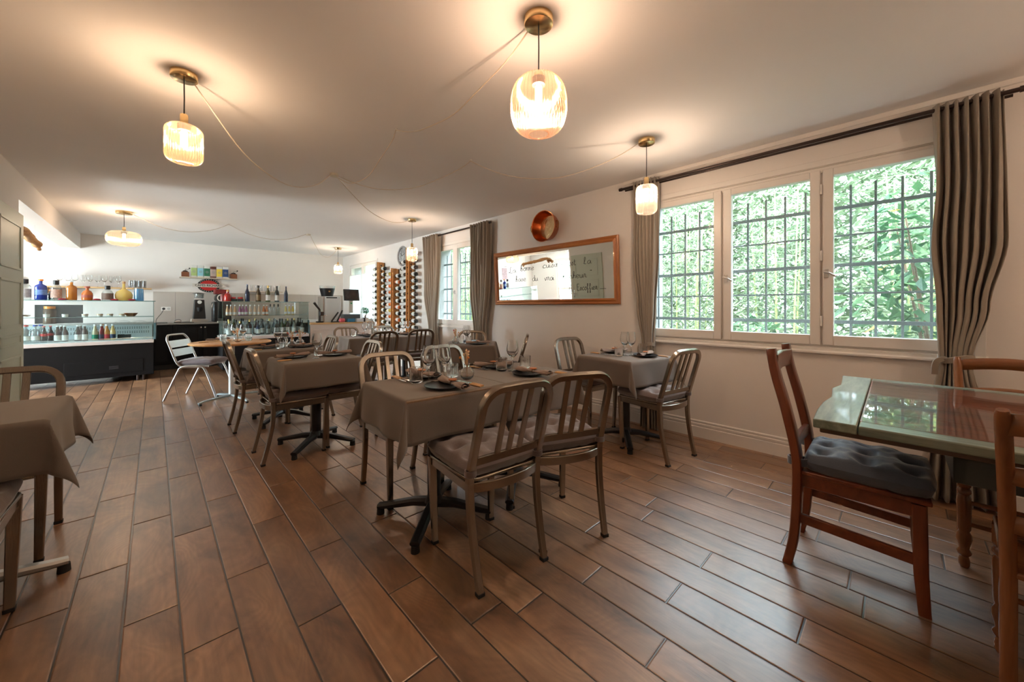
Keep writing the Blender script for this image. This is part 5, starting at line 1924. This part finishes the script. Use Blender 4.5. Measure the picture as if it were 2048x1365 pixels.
# ---------------------------------------------------------------- wine racks on the window wall
def rack(y0, z0, z1, n_right, n_left, zr0, zl0, label, who, rose, wood_m):
    """two thin planks standing out from the wall; necks pass through them"""
    r = root('wine_rack', label, 'wine rack', (WX - .07, y0, z0))
    h = z1 - z0
    MB().box(-.075, .068, -.012, .012, 0, h).build('front_plank', wood_m, r, bev=.003)
    MB().box(-.055, .068, .11, .134, 0, h + .02).build('rear_plank', wood_m, r, bev=.003)
    MB().box(.045, .068, -.012, .134, 0, h).build('spine', wood_m, r, bev=.003)
    hl = MB()
    zz = .1
    while zz < h - .05:
        hl.lathe([(0, 0), (.016, 0)], 16, (-.02, -.0125, zz), M=Matrix.Rotation(pi / 2, 4, 'X'))
        zz += .1265
    hl.build('neck_holes', m_dark, r)
    rn = random.Random(int(y0 * 10))
    for side, n, zz0 in ((-1, n_right, zr0), (1, n_left, zl0)):
        for i in range(n):
            z = zz0 - i * .1265
            if z < z0 + .03:
                break
            col_ = rn.choice(rose) if rn.random() < .8 else gl_dark
            br = root('wine_bottle', '%s wine bottle in the %s, %s side, %s from the top' % ('orange' if col_ not in (gl_dark, gl_green, gl_brown) else 'dark', who, 'near' if side < 0 else 'far', ORD[i]), 'wine bottle', (WX - .095, y0 + (0 if side < 0 else .12), z), 0, 'bottles in the ' + who)
            tilt = radians(4)
            Mx = Matrix.Rotation(pi / 2 * (1 if side > 0 else -1), 4, 'X')
            # profile along the bottle: base away from the plank
            pf = [(0, .235), (.030, .235), (.0375, .228), (.0375, .07), (.032, .045), (.016, .012), (.0145, -.05), (0, -.05)]
            M = Matrix.Rotation(-side * tilt, 4, 'X') @ Matrix.Rotation(-side * pi / 2, 4, 'X')
            MB().lathe(pf, 16, M=M).build('glass_body', col_, br, angle=50)
            MB().lathe([(.0382, .10), (.0382, .19)], 16, M=M).build('paper_label', m_label, br)
    return r


m_rackw = wood('rack_pine', (.50, .20, .05), (.70, .34, .11), 'Z', 5, .4)
orange = mat('rose_wine', (.60, .13, .03), .15, coat=.5)
yellow = mat('white_wine', (.55, .38, .08), .15, coat=.5)
rack(7.80, .74, 2.17, 11, 10, 2.04, 2.06, 'tall pine wine rack nearest the cash desk', 'rack nearest the cash desk', (gl_dark, gl_dark, gl_dark, gl_green, gl_dark), m_rackw)
rack(7.14, .70, 1.985, 10, 9, 1.845, 1.90, 'middle pine wine rack, holding many orange bottles', 'middle rack', (orange, orange, orange, yellow, gl_dark), m_rackw)
rack(6.50, .66, 2.33, 13, 12, 2.22, 2.10, 'tallest pine wine rack, nearest the curtain', 'tallest rack', (gl_dark, gl_dark, gl_dark, gl_brown), m_rackw)

# clock ------------------------------------------------------------------
r = root('wall_clock', 'round silver openwork wall clock between the wine racks', 'clock', (WX - .005, 6.97, 2.235))
MX = Matrix.Rotation(-pi / 2, 4, 'Y')
m_silver = mat('aged_silver', (.50, .51, .53), .35, .8)
MB().lathe([(.165, 0), (.20, 0), (.205, .015), (.198, .026), (.17, .026), (.163, .015), (.165, 0)], 48, M=MX).build('outer_ring', m_silver, r)
MB().lathe([(.07, .008), (.085, .008), (.085, .018), (.07, .018), (.07, .008)], 32, M=MX).build('inner_ring', m_silver, r)
nm_ = MB()
for k in range(12):
    a = k * pi / 6
    for d in ((0,), (-.03, .03), (-.045, 0, .045))[k % 3]:
        nm_.cbox((-.014, .122 * cos(a + d), .122 * sin(a + d)), (.008, .008, .075), (-(pi / 2 - a) + 0, 0, 0))
nm_.build('numerals', m_silver, r)
MB().cbox((-.022, .03, .03), (.004, .008, .09), (radians(-45), 0, 0)).build('hour_hand', m_blackplastic, r)
MB().cbox((-.025, -.05, .02), (.004, .006, .12), (radians(70), 0, 0)).build('minute_hand', m_blackplastic, r)
MB().lathe([(0, 0), (.16, 0), (.16, .004), (0, .004)], 48, M=MX).build('face', mat('pale_clock_face', (.55, .57, .58), .5), r)

# copper pan ---------------------------------------------------------------
r = root('copper_pan', 'round copper jam pan hanging on the wall above the mirror', 'pan', (WX - .004, 3.09, 2.215))
m_cop = mat('old_copper', (.62, .20, .07), .28, 1.0, var=.3, vscale=10, bump=.15, bscale=30)
m_cop2 = mat('bright_tinned_copper', (.85, .55, .30), .25, 1.0, var=.35, vscale=22, bump=.35, bscale=26)
PR = .19
MB().lathe([(.135, 0.0), (.15, .004), (.165, .02), (PR, .125), (PR + .006, .13), (PR + .004, .134), (PR - .004, .13), (.160, .022), (.146, .008)], 64, M=MX).build('pan_wall', m_cop, r)
MB().lathe([(0, .003), (.147, .003), (.147, .008), (0, .008)], 48, M=MX).build('pan_bottom', m_cop2, r)
for s in (-1, 1):
    h = MB()
    h.tube(smooth_path([(-.105, s * (PR - .002), .035), (-.105, s * (PR + .03), .038), (-.105, s * (PR + .042), 0), (-.105, s * (PR + .03), -.038), (-.105, s * (PR - .002), -.035)], 5), .0045, 8)
    h.build('ring_handle', m_brass, r)

# mirror ---------------------------------------------------------------------
MY, MZ, MW, MH = 3.085, 1.607, 2.00, .745
r = bpy.data.objects.new('wall_mirror', None)
COL.objects.link(r)
tag(r, 'wide pine-framed wall mirror with a handwritten quotation in French', 'mirror')
TILT = radians(3.0)
r.location = (WX - .036, MY, MZ)
r.rotation_euler = (radians(0.0), -TILT, radians(0.6))
fw = .072
m_pf = wood('mirror_pine', (.34, .10, .025), (.52, .21, .06), 'Y', 4, .35, coat=.2)
m_pfz = wood('mirror_pine_upright', (.34, .10, .025), (.52, .21, .06), 'Z', 4, .35, coat=.2)
prof = [(0, 0), (0, .022), (.012, .030), (.030, .024), (.048, .034), (.062, .028), (.066, .012), (.072, .010), (.072, 0)]
for s in (-1, 1):
    mb = MB()
    k = len(prof)
    vs = [(-d, -MW / 2 + a, s * (MH / 2 - a)) for a, d in prof] + [(-d, MW / 2 - a, s * (MH / 2 - a)) for a, d in prof]
    mb.add(vs, [(i, (i + 1) % k, (i + 1) % k + k, i + k) for i in range(k)])
    mb.build('frame_rail', m_pf, r, angle=20)
    mb = MB()
    vs = [(-d, s * (MW / 2 - a), -MH / 2 + a) for a, d in prof] + [(-d, s * (MW / 2 - a), MH / 2 - a) for a, d in prof]
    mb.add(vs, [(i, (i + 1) % k, (i + 1) % k + k, i + k) for i in range(k)])
    mb.build('frame_stile', m_pfz, r, angle=20)
kn = MB()
for (a, b) in ((-.55, .335), (.1, .34), (.7, .335), (-.2, -.337), (.45, -.335), (-.8, -.338), (.93, -.35), (-.965, .05), (.965, .0)):
    kn.lathe([(0, 0), (.008, 0)], 10, (-.0325, a, b), M=MX)
mm = bpy.data.materials.new('mirror_silver')
mm.use_nodes = True
nt = mm.node_tree
b = nt.nodes['Principled BSDF']
b.inputs['Metallic'].default_value = 1
b.inputs['Roughness'].default_value = 0.0
tcx, nzx, crx = nt.nodes.new('ShaderNodeTexCoord'), nt.nodes.new('ShaderNodeTexNoise'), nt.nodes.new('ShaderNodeValToRGB')
nt.links.new(tcx.outputs['Object'], nzx.inputs['Vector'])
crx.color_ramp.elements[0].color = (.90, .93, .91, 1)
crx.color_ramp.elements[1].color = (.93, .95, .94, 1)
nt.links.new(nzx.outputs['Fac'], crx.inputs[0])
nt.links.new(crx.outputs[0], b.inputs['Base Color'])
MB().box(-.012, -.006, -MW / 2 + .066, MW / 2 - .066, -MH / 2 + .066, MH / 2 - .066).build('mirror_glass', mm, r, smooth=False)
MB().box(-.006, .0, -MW / 2 + .03, MW / 2 - .03, -MH / 2 + .03, MH / 2 - .03).build('backing_board', m_oak, r)

G = {
    'a': [[(.9, .85), (.5, 1), (.1, .6), (.2, .08), (.6, .1), (.88, .8), (.9, .2), (1.15, .1)]],
    'b': [[(0, .1), (.3, .9), (.5, 1.8), (.3, 2.0), (.16, 1), (.2, .1), (.6, .05), (.8, .5), (.5, .9), (.25, .5)]],
    'o': [[(.5, 1), (.1, .6), (.2, .1), (.6, 0), (.85, .5), (.5, 1), (1, .9)]],
    'n': [[(0, .8), (.12, 1), (.15, 0)], [(.15, .1), (.3, .8), (.6, 1), (.7, .6), (.7, .1), (.95, .1)]],
    'e': [[(.1, .45), (.7, .6), (.6, 1), (.2, .9), (.05, .4), (.3, 0), (.85, .2)]],
    'c': [[(.8, .8), (.5, 1), (.1, .6), (.15, .1), (.5, 0), (.85, .2)]],
    'u': [[(.05, 1), (.1, .2), (.4, 0), (.7, .4), (.75, 1)], [(.75, 1), (.75, .2), (1, .1)]],
    'i': [[(.1, .9), (.15, .15), (.4, .1)], [(.1, 1.35), (.14, 1.4)]],
    's': [[(.1, .1), (.5, 1), (.7, .3), (.4, 0), (.1, .15)]],
    't': [[(.25, 1.7), (.2, .3), (.45, 0), (.7, .2)], [(0, 1.1), (.6, 1.15)]],
    'd': [[(.8, .9), (.4, 1), (.05, .5), (.3, 0), (.7, .3), (.85, 1.9)], [(.85, 1.9), (.8, .3), (1.05, .1)]],
    'v': [[(.05, .9), (.3, .05), (.55, .3), (.7, 1), (.95, .9)]],
    'r': [[(.05, .1), (.25, .9), (.3, 1.1), (.6, .95), (.6, .2), (.9, .1)]],
    'h': [[(0, .1), (.4, 1.4), (.4, 2), (.2, 1.8), (.15, 0)], [(.15, .1), (.35, .8), (.65, .9), (.7, .2), (.95, .1)]],
    'E': [[(1, 1.9), (.2, 1.9), (.2, 0), (1.1, 0)], [(.2, 1), (.8, 1)]],
    'f': [[(.1, .4), (.5, 1.6), (.4, 2), (.25, 1.7), (.3, 0), (.25, -.8), (.45, -.7), (.4, .2), (.8, .3)]],
    'L': [[(.9, 1.8), (.6, 2), (.5, 1.5), (.45, .5), (.1, .1), (.1, .35), (.5, .1), (1.1, 0)]],
    'l': [[(.05, .1), (.5, 1.4), (.45, 2), (.25, 1.8), (.2, .4), (.4, 0), (.7, .2)]],
    'A': [[(0, 0), (.5, 2), (.9, 0)], [(.2, .8), (.8, .8)]],
    '"': [[(0, 2), (0, 1.7)], [(.25, 2), (.25, 1.7)]],
    '.': [[(0, 0), (.05, .03)]],
    '_': [[(0, .2), (1.8, .2)]],
}


def write(word, y_start, z_base, y_end, h=.043):
    mb = MB()
    adv = {'i': .5, '"': .4, '.': .3, '_': 1.9, 'E': 1.3, 'L': 1.2}
    total = sum(adv.get(c, 1.0) for c in word)
    s = (y_start - y_end) / total
    cur = 0
    for c in word:
        for st in G[c]:
            pts = [(-.0128, (y_start - MY) - (cur + x) * s, (z_base - MZ) + zz * h + x * .0) for x, zz in st]
            pts = smooth_path(pts, 5) if len(pts) > 2 else pts
            mb.tube(pts, .0024, 5)
        cur += adv.get(c, 1.0)
    mb.build('handwriting', m_blackplastic, r, angle=180)


for wd, a, z_, b_ in (('"', 3.86, 1.70, 3.83), ('La', 3.79, 1.675, 3.65), ('bonne', 3.56, 1.69, 3.31), ('cuisine', 3.16, 1.70, 2.84), ('est', 2.755, 1.70, 2.64), ('la', 2.54, 1.70, 2.44),
                       ('base', 3.66, 1.55, 3.46), ('du', 3.35, 1.545, 3.25), ('vrai', 3.14, 1.54, 2.98), ('bonheur', 2.85, 1.545, 2.50), ('"', 2.45, 1.55, 2.43),
                       ('A.', 2.765, 1.39, 2.69), ('Escoffier', 2.645, 1.40, 2.36), ('_', 2.33, 1.40, 2.25)):
    write(wd, a, z_, b_, .040 if wd not in ('Escoffier',) else .038)

# round metal hook left of the curtain rod
# ---------------------------------------------------------------- big wooden table
X0, X1, Y1, Y0 = 1.78, 3.025, 0.235, -1.535
r = root('wooden_table', 'large rustic wooden table with green-worn boards and glass sheet', 'table', ((X0 + X1) / 2, (Y0 + Y1) / 2, 0.03), radians(0.5))
cx, cy = (X0 + X1) / 2, (Y0 + Y1) / 2
m_green = wood('green_worn_board', (.10, .135, .10), (.30, .33, .25), 'X', 7, .35, coat=.25)
m_greeny = wood('green_worn_rail', (.10, .135, .10), (.28, .31, .24), 'Y', 7, .35, coat=.25)
m_redw = wood('red_mahogany_boards', (.12, .018, .010), (.36, .08, .035), 'Y', 6, .3, coat=.15)
m_edgew = wood('dark_table_edge', (.05, .03, .02), (.14, .08, .045), 'Y', 6, .4)
hx, hy = (X1 - X0) / 2, (Y1 - Y0) / 2
# end board with a wavy outer edge
mb = MB()
edgept = [(-hx, hy - .004), (-hx * .7, hy + .004), (-hx * .45, hy + .002), (-hx * .2, hy - .012), (0, hy - .004), (hx * .2, hy + .006), (hx * .42, hy - .016), (hx * .6, hy - .012), (hx, hy + .002)]
poly = [(-hx, hy - .125)] + [(hx, hy - .125)] + edgept[::-1]
mb.prism(poly, lambda a, b: (a, b, .722), lambda a, b: (a, b, .755))
mb.build('end_board', m_green, r, bev=.004)
MB().box(-hx, -hx + .085, -hy + .2, hy - .128, .722, .754).build('side_rail', m_greeny, r, bev=.005)
MB().box(hx - .085, hx, -hy + .2, hy - .128, .722, .754).build('side_rail', m_greeny, r, bev=.005)
mb = MB().box(-hx, hx, -hy, -hy + .198, .722, .755)
mb.build('end_board', m_green, r, bev=.004)
mb = MB()
nb = 5
wB = (2 * hx - .174) / nb
for k in range(nb):
    mb.box(-hx + .087 + k * wB, -hx + .087 + (k + 1) * wB - .002, -hy + .2, hy - .128, .724, .753)
mb.build('plank_field', m_redw, r, bev=.0015)
MB().box(-hx + .075, hx - .06, -hy + .21, hy - .135, .7545, .7595).build('glass_sheet', glass('table_glass_sheet', (.95, .97, .96), .95, .0, .0, edge=.35), r)
MB().box(-hx + .03, hx - .03, -hy + .03, hy - .02, .700, .722).build('under_edge', m_edgew, r, bev=.004)
mb = MB()
ax, ay = hx - .10, hy - .35
mb.box(-ax, -ax + .03, -ay, ay, .60, .70).box(ax - .03, ax, -ay, ay, .60, .70).box(-ax, ax, ay - .03, ay, .60, .70).box(-ax, ax, -ay, -ay + .03, .60, .70)
mb.build('apron', mat('slate_green_apron', (.06, .07, .065), .5, var=.2), r, bev=.003)
for sx in (-1, 1):
    for sy in (-1, 1):
        if sx == -1 and sy == 1:
            pass
        MB().rect([(sx * (ax - .25), sy * (ay - .35), -.03), (sx * (ax - .25), sy * (ay - .35), .60)], .08, .08).build('leg', m_edgew, r)


# red-brown chair with curved stiles
m_red = wood('red_brown_pine', (.10, .019, .007), (.225, .055, .018), 'Z', 5, .32, coat=.25)
m_redx = wood('red_brown_pine_rail', (.10, .019, .007), (.225, .055, .018), 'X', 5, .32, coat=.25)


def mission_chair():
    """origin midway between rear feet; +Y forward"""
    r = root('wooden_chair', 'red-brown wooden chair with slate tufted cushion, at the end of the big wooden table', 'chair')
    w = .175
    for s in (-1, 1):
        p = smooth_path([(s * w, -.030, 0), (s * w, -.004, .14), (s * w, .008, .35), (s * w, .004, .52), (s * w, -.035, .72), (s * w, -.075, .88), (s * w, -.095, 1.0)], 5)
        n = len(p)
        sc = [(1, (.95 + .45 * sin(pi * i / (n - 1))) * (.8 if i == n - 1 else 1)) for i in range(n)]
        MB().rect(p, .036, .052, sc, up=(1, 0, 0), bev=.12).build('rear_leg', m_red, r, angle=45)
        p = [(s * w, .405, 0), (s * w, .395, .16), (s * w, .39, .43)]
        MB().rect(p, .044, .048, [(.8, .75), (.95, .95), (1, 1)], up=(1, 0, 0), bev=.1).build('front_leg', m_red, r, angle=45)
        MB().rect([(s * w, .02, .405), (s * w, .38, .405)], .022, .06).build('side_rail', m_redx, r)
        MB().rect([(s * w, .015, .225), (s * w, .385, .205)], .020, .042).build('side_stretcher', m_redx, r)
        q = MB()
        for (yy, zz) in ((.012, .375), (.395, .40), (-.055, .83)):
            q.cyl((s * (w + .018), yy, zz), (s * (w + .021), yy, zz), .008, seg=14)
        q.build('dowel_cap', m_dark, r)
    MB().rect([(-w, .395, .405), (w, .395, .405)], .022, .06).build('front_rail', m_redx, r)
    MB().rect([(-w, .012, .405), (w, .012, .405)], .022, .06).build('rear_rail', m_redx, r)
    MB().box(-w - .02, w + .02, .01, .425, .432, .450).build('seat', m_redx, r, bev=.004)
    MB().rect([(-w, -.078, .93), (0, -.088, .935), (w, -.078, .93)], .022, .085).build('top_rail', m_redx, r)
    MB().rect([(-w, .0, .56), (0, -.006, .56), (w, .0, .56)], .022, .055).build('lower_back_rail', m_redx, r)
    c = MB()
    cushion(c, .385, .42, .10, 0, .232, .451, 3, 3, .8, 12)
    co = c.build('cushion', m_cushblue, r, angle=180)
    for s in (-1, 1):
        st = MB()
        pth = [(s * w + .027 * cos(a), .008 + .036 * sin(a), .487) for a in [2 * pi * k / 16 for k in range(16)]]
        st.rect(pth, .006, .035, closed=True)
        st.build('strap', m_cushblue, co)
    return r


wc = mission_chair()
wc.location = (2.335, .34, 0)
wc.rotation_euler = (0, 0, radians(180.5))

# honey-coloured country chairs with turned legs
m_hon = wood('honey_beech', (.17, .056, .019), (.28, .105, .036), 'Z', 5, .25, coat=.4)
m_honx = wood('honey_beech_rail', (.17, .056, .019), (.28, .105, .036), 'X', 5, .25, coat=.4)


def country_chair(label):
    r = root('country_chair', label, 'chair')
    w = .19
    TP = [(.0, 0), (.014, .0), (.018, .01), (.019, .03), (.014, .05), (.022, .06), (.024, .07), (.016, .085), (.022, .11), (.026, .13), (.024, .15), (.017, .165), (.021, .175), (.022, .19), (.024, .30), (.022, .325), (.017, .335), (.023, .345), (.023, .355), (.017, .365), (.022, .375), (.021, .385), (.018, .39)]
    for s in (-1, 1):
        l = MB().lathe(TP, 24, (s * w, .40, 0))
        l.box(s * w - .022, s * w + .022, .378, .422, .385, .445)
        l.build('front_leg', m_hon, r, angle=50)
        p = smooth_path([(s * .17, 0, 0), (s * .17, .01, .2), (s * .17, .012, .43), (s * .172, -.01, .62), (s * .175, -.05, .80), (s * .178, -.085, .925)], 5)
        n = len(p)
        rl = MB().rect(p, .036, .032, [(1, 1)] * (n - 2) + [(.95, .95), (.7, .7)], up=(1, 0, 0), bev=.3)
        rl.build('rear_leg', m_hon, r, angle=60)
        for z in (.17, .27):
            MB().tube([(s * .17, .01, z), (s * .18, .2, z), (s * w, .40, z)], .011, 10, [.8, 1.15, .8]).build('side_stretcher', m_hon, r)
        MB().rect([(s * .172, .02, .425), (s * w, .39, .425)], .022, .045).build('seat_rail', m_honx, r)
    for z in (.20, .30):
        MB().tube([(-w, .40, z), (0, .40, z), (w, .40, z)], .011, 10, [.8, 1.15, .8]).build('front_stretcher', m_hon, r)
    MB().rect([(-w, .40, .42), (w, .40, .42)], .022, .045).build('seat_rail', m_honx, r)
    sm = MB()
    poly = [(-.18, .0), (.18, .0), (.212, .425), (-.212, .425)]
    sm.prism(poly, lambda a, b: (a, b, .445), lambda a, b: (a, b, .464))
    sm.build('seat', m_honx, r, bev=.006)
    for zc_, hh, yy in ((.885, .058, -.075), (.74, .045, -.035), (.60, .045, -.008)):
        mb = MB()
        mb.grid(lambda u, v: (-.175 + .35 * u, yy - .022 * sin(pi * u), zc_ - hh / 2 + hh * v + .018 * sin(pi * u) * (v if zc_ < .8 else 1)), 16, 2)
        mb.build('back_slat', m_honx, r, solid=.016, angle=60)
    return r


c1 = country_chair('honey wooden chair with turned legs beyond the big table, before the tied curtain')
c1.location = (3.105, -.395, 0)
c1.rotation_euler = (0, 0, radians(90))
c2 = dup(c1, (1.70, -.378, 0), radians(-98), 'honey wooden chair with turned legs nearest us, cropped by the right edge')

# ---------------------------------------------------------------- left door and side room
m_door = mat('sage_door_paint', (.50, .53, .44), .45)
r = bpy.data.objects.new('door_1', None)
COL.objects.link(r)
struct(r)
r.location = (XL, 5.50, 0)
MB().box(.002, .042, -.46, .46, .005, 2.10).build('door_leaf', m_door, r, bev=.003)
mb = MB()
for (a, b, c, d) in ((-.34, .34, 1.55, 1.98), (-.34, .34, 1.02, 1.45), (-.34, .34, .85, .95), (-.34, .34, .15, .75)):
    for (p, q, s_, t_) in ((a, b, c, c + .02), (a, b, d - .02, d), (a, a + .02, c, d), (b - .02, b, c, d)):
        mb.box(.042, .050, p, q, s_, t_)
mb.build('panel_moulding', m_door, r, bev=.002)
h = MB()
h.box(.042, .048, .395, .425, 1.00, 1.19)
h.cyl((.048, .41, 1.12), (.085, .41, 1.12), .009)
h.rect([(.085, .415, 1.12), (.088, .36, 1.12), (.086, .29, 1.116)], .018, .012)
h.build('door_handle', m_steel, r, bev=.002)
o = MB().box(XL, XL + .003, 4.60, 4.68, 1.72, 1.82).build('blue_notice', mat('notice_blue', (.02, .16, .30), .4))
tag(o, 'small blue notice stuck on the left wall, seen in the mirror', 'notice')

# side room glazed doors
r = bpy.data.objects.new('door_2', None)
COL.objects.link(r)
struct(r)
r.location = (XS - .06, 7.9, .12)
for (a, b) in ((-1.15, 0), (0, 1.15)):
    mb = MB()
    mb.box(-.03, .03, a, a + .09, 0, 2.13).box(-.03, .03, b - .09, b, 0, 2.13).box(-.03, .03, a + .09, b - .09, 0, .12).box(-.03, .03, a + .09, b - .09, 2.02, 2.13).box(-.03, .03, a + .09, b - .09, .95, 1.03)
    so = mb.build('glazed_leaf', m_white, r, bev=.004)
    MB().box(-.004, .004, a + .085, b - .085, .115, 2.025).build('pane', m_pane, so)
for k, yy in enumerate((9.0, 11.8, 14.6)):
    r = root('garden_shrub', 'leafy garden shrub outside the glazed doors, %s, seen only in the mirror' % ('first', 'second', 'third')[k], 'shrub', (-8.2, yy, -.3))
    mb, st = MB(), MB()
    leaves(mb, 1500, (0, 0, 1.4), (.9, 1.2, 1.5), .2, .08, rnd, .3, .2)
    mb.build('foliage', m_bamboo, r, smooth=False)
    st.cyl((0, 0, 0), (0, 0, 1.5), .05, .03, 8)
    st.build('stem', m_bark, r)

# driftwood hanging from the side-room ceiling
r = root('driftwood', 'gnarled driftwood branch hung on wires beyond the doorway', 'driftwood', (-1.12, 7.35, 2.08))
m_drift = wood('driftwood_brown', (.20, .09, .035), (.48, .27, .12), 'Y', 9, .8)
rn = random.Random(2)
p = smooth_path([(-.02, -.62, -.08), (.01, -.5, .0), (-.01, -.36, .035), (.02, -.1, .0), (0, .15, -.02), (.01, .4, -.04), (0, .56, -.06)], 6)
sc = [rn.uniform(.8, 1.2) * (1.25 if i in (6, 7, 20, 21, 22) else 1) for i in range(len(p))]
sc[0] = .5
sc[-1] = .7
mb = MB().tube(p, .042, 10, sc)
mb.tube(smooth_path([(0, -.40, .03), (.02, -.47, -.05), (.01, -.50, -.09)], 3), .022, 7, [1] * 6 + [.5])
mb.tube(smooth_path([(0, .45, -.04), (.02, .5, -.1), (.03, .48, -.13)], 3), .02, 7, [1] * 6 + [.5])
mb.build('branch', m_drift, r, angle=70)
w_ = MB()
for yy in (-.4, .42):
    w_.tube([(0, yy, .0), (0, yy, 2.268 - 2.08)], .0015, 5)
w_.build('wire', m_steel, r)
o = MB().box(-2.78, -2.52, YB - .012, YB - .001, 1.62, 2.05).build('poster', mat('mauve_poster', (.42, .30, .32), .7, var=.5, vscale=14))
tag(o, 'mauve poster on the back wall of the side room, seen in the mirror', 'poster')
o = MB().box(-1.66, -1.61, YB - .05, YB - .001, 1.52, 1.72).build('wall_phone', m_blackplastic, bev=.01)
tag(o, 'black wall telephone on the back wall at the doorway edge', 'telephone')
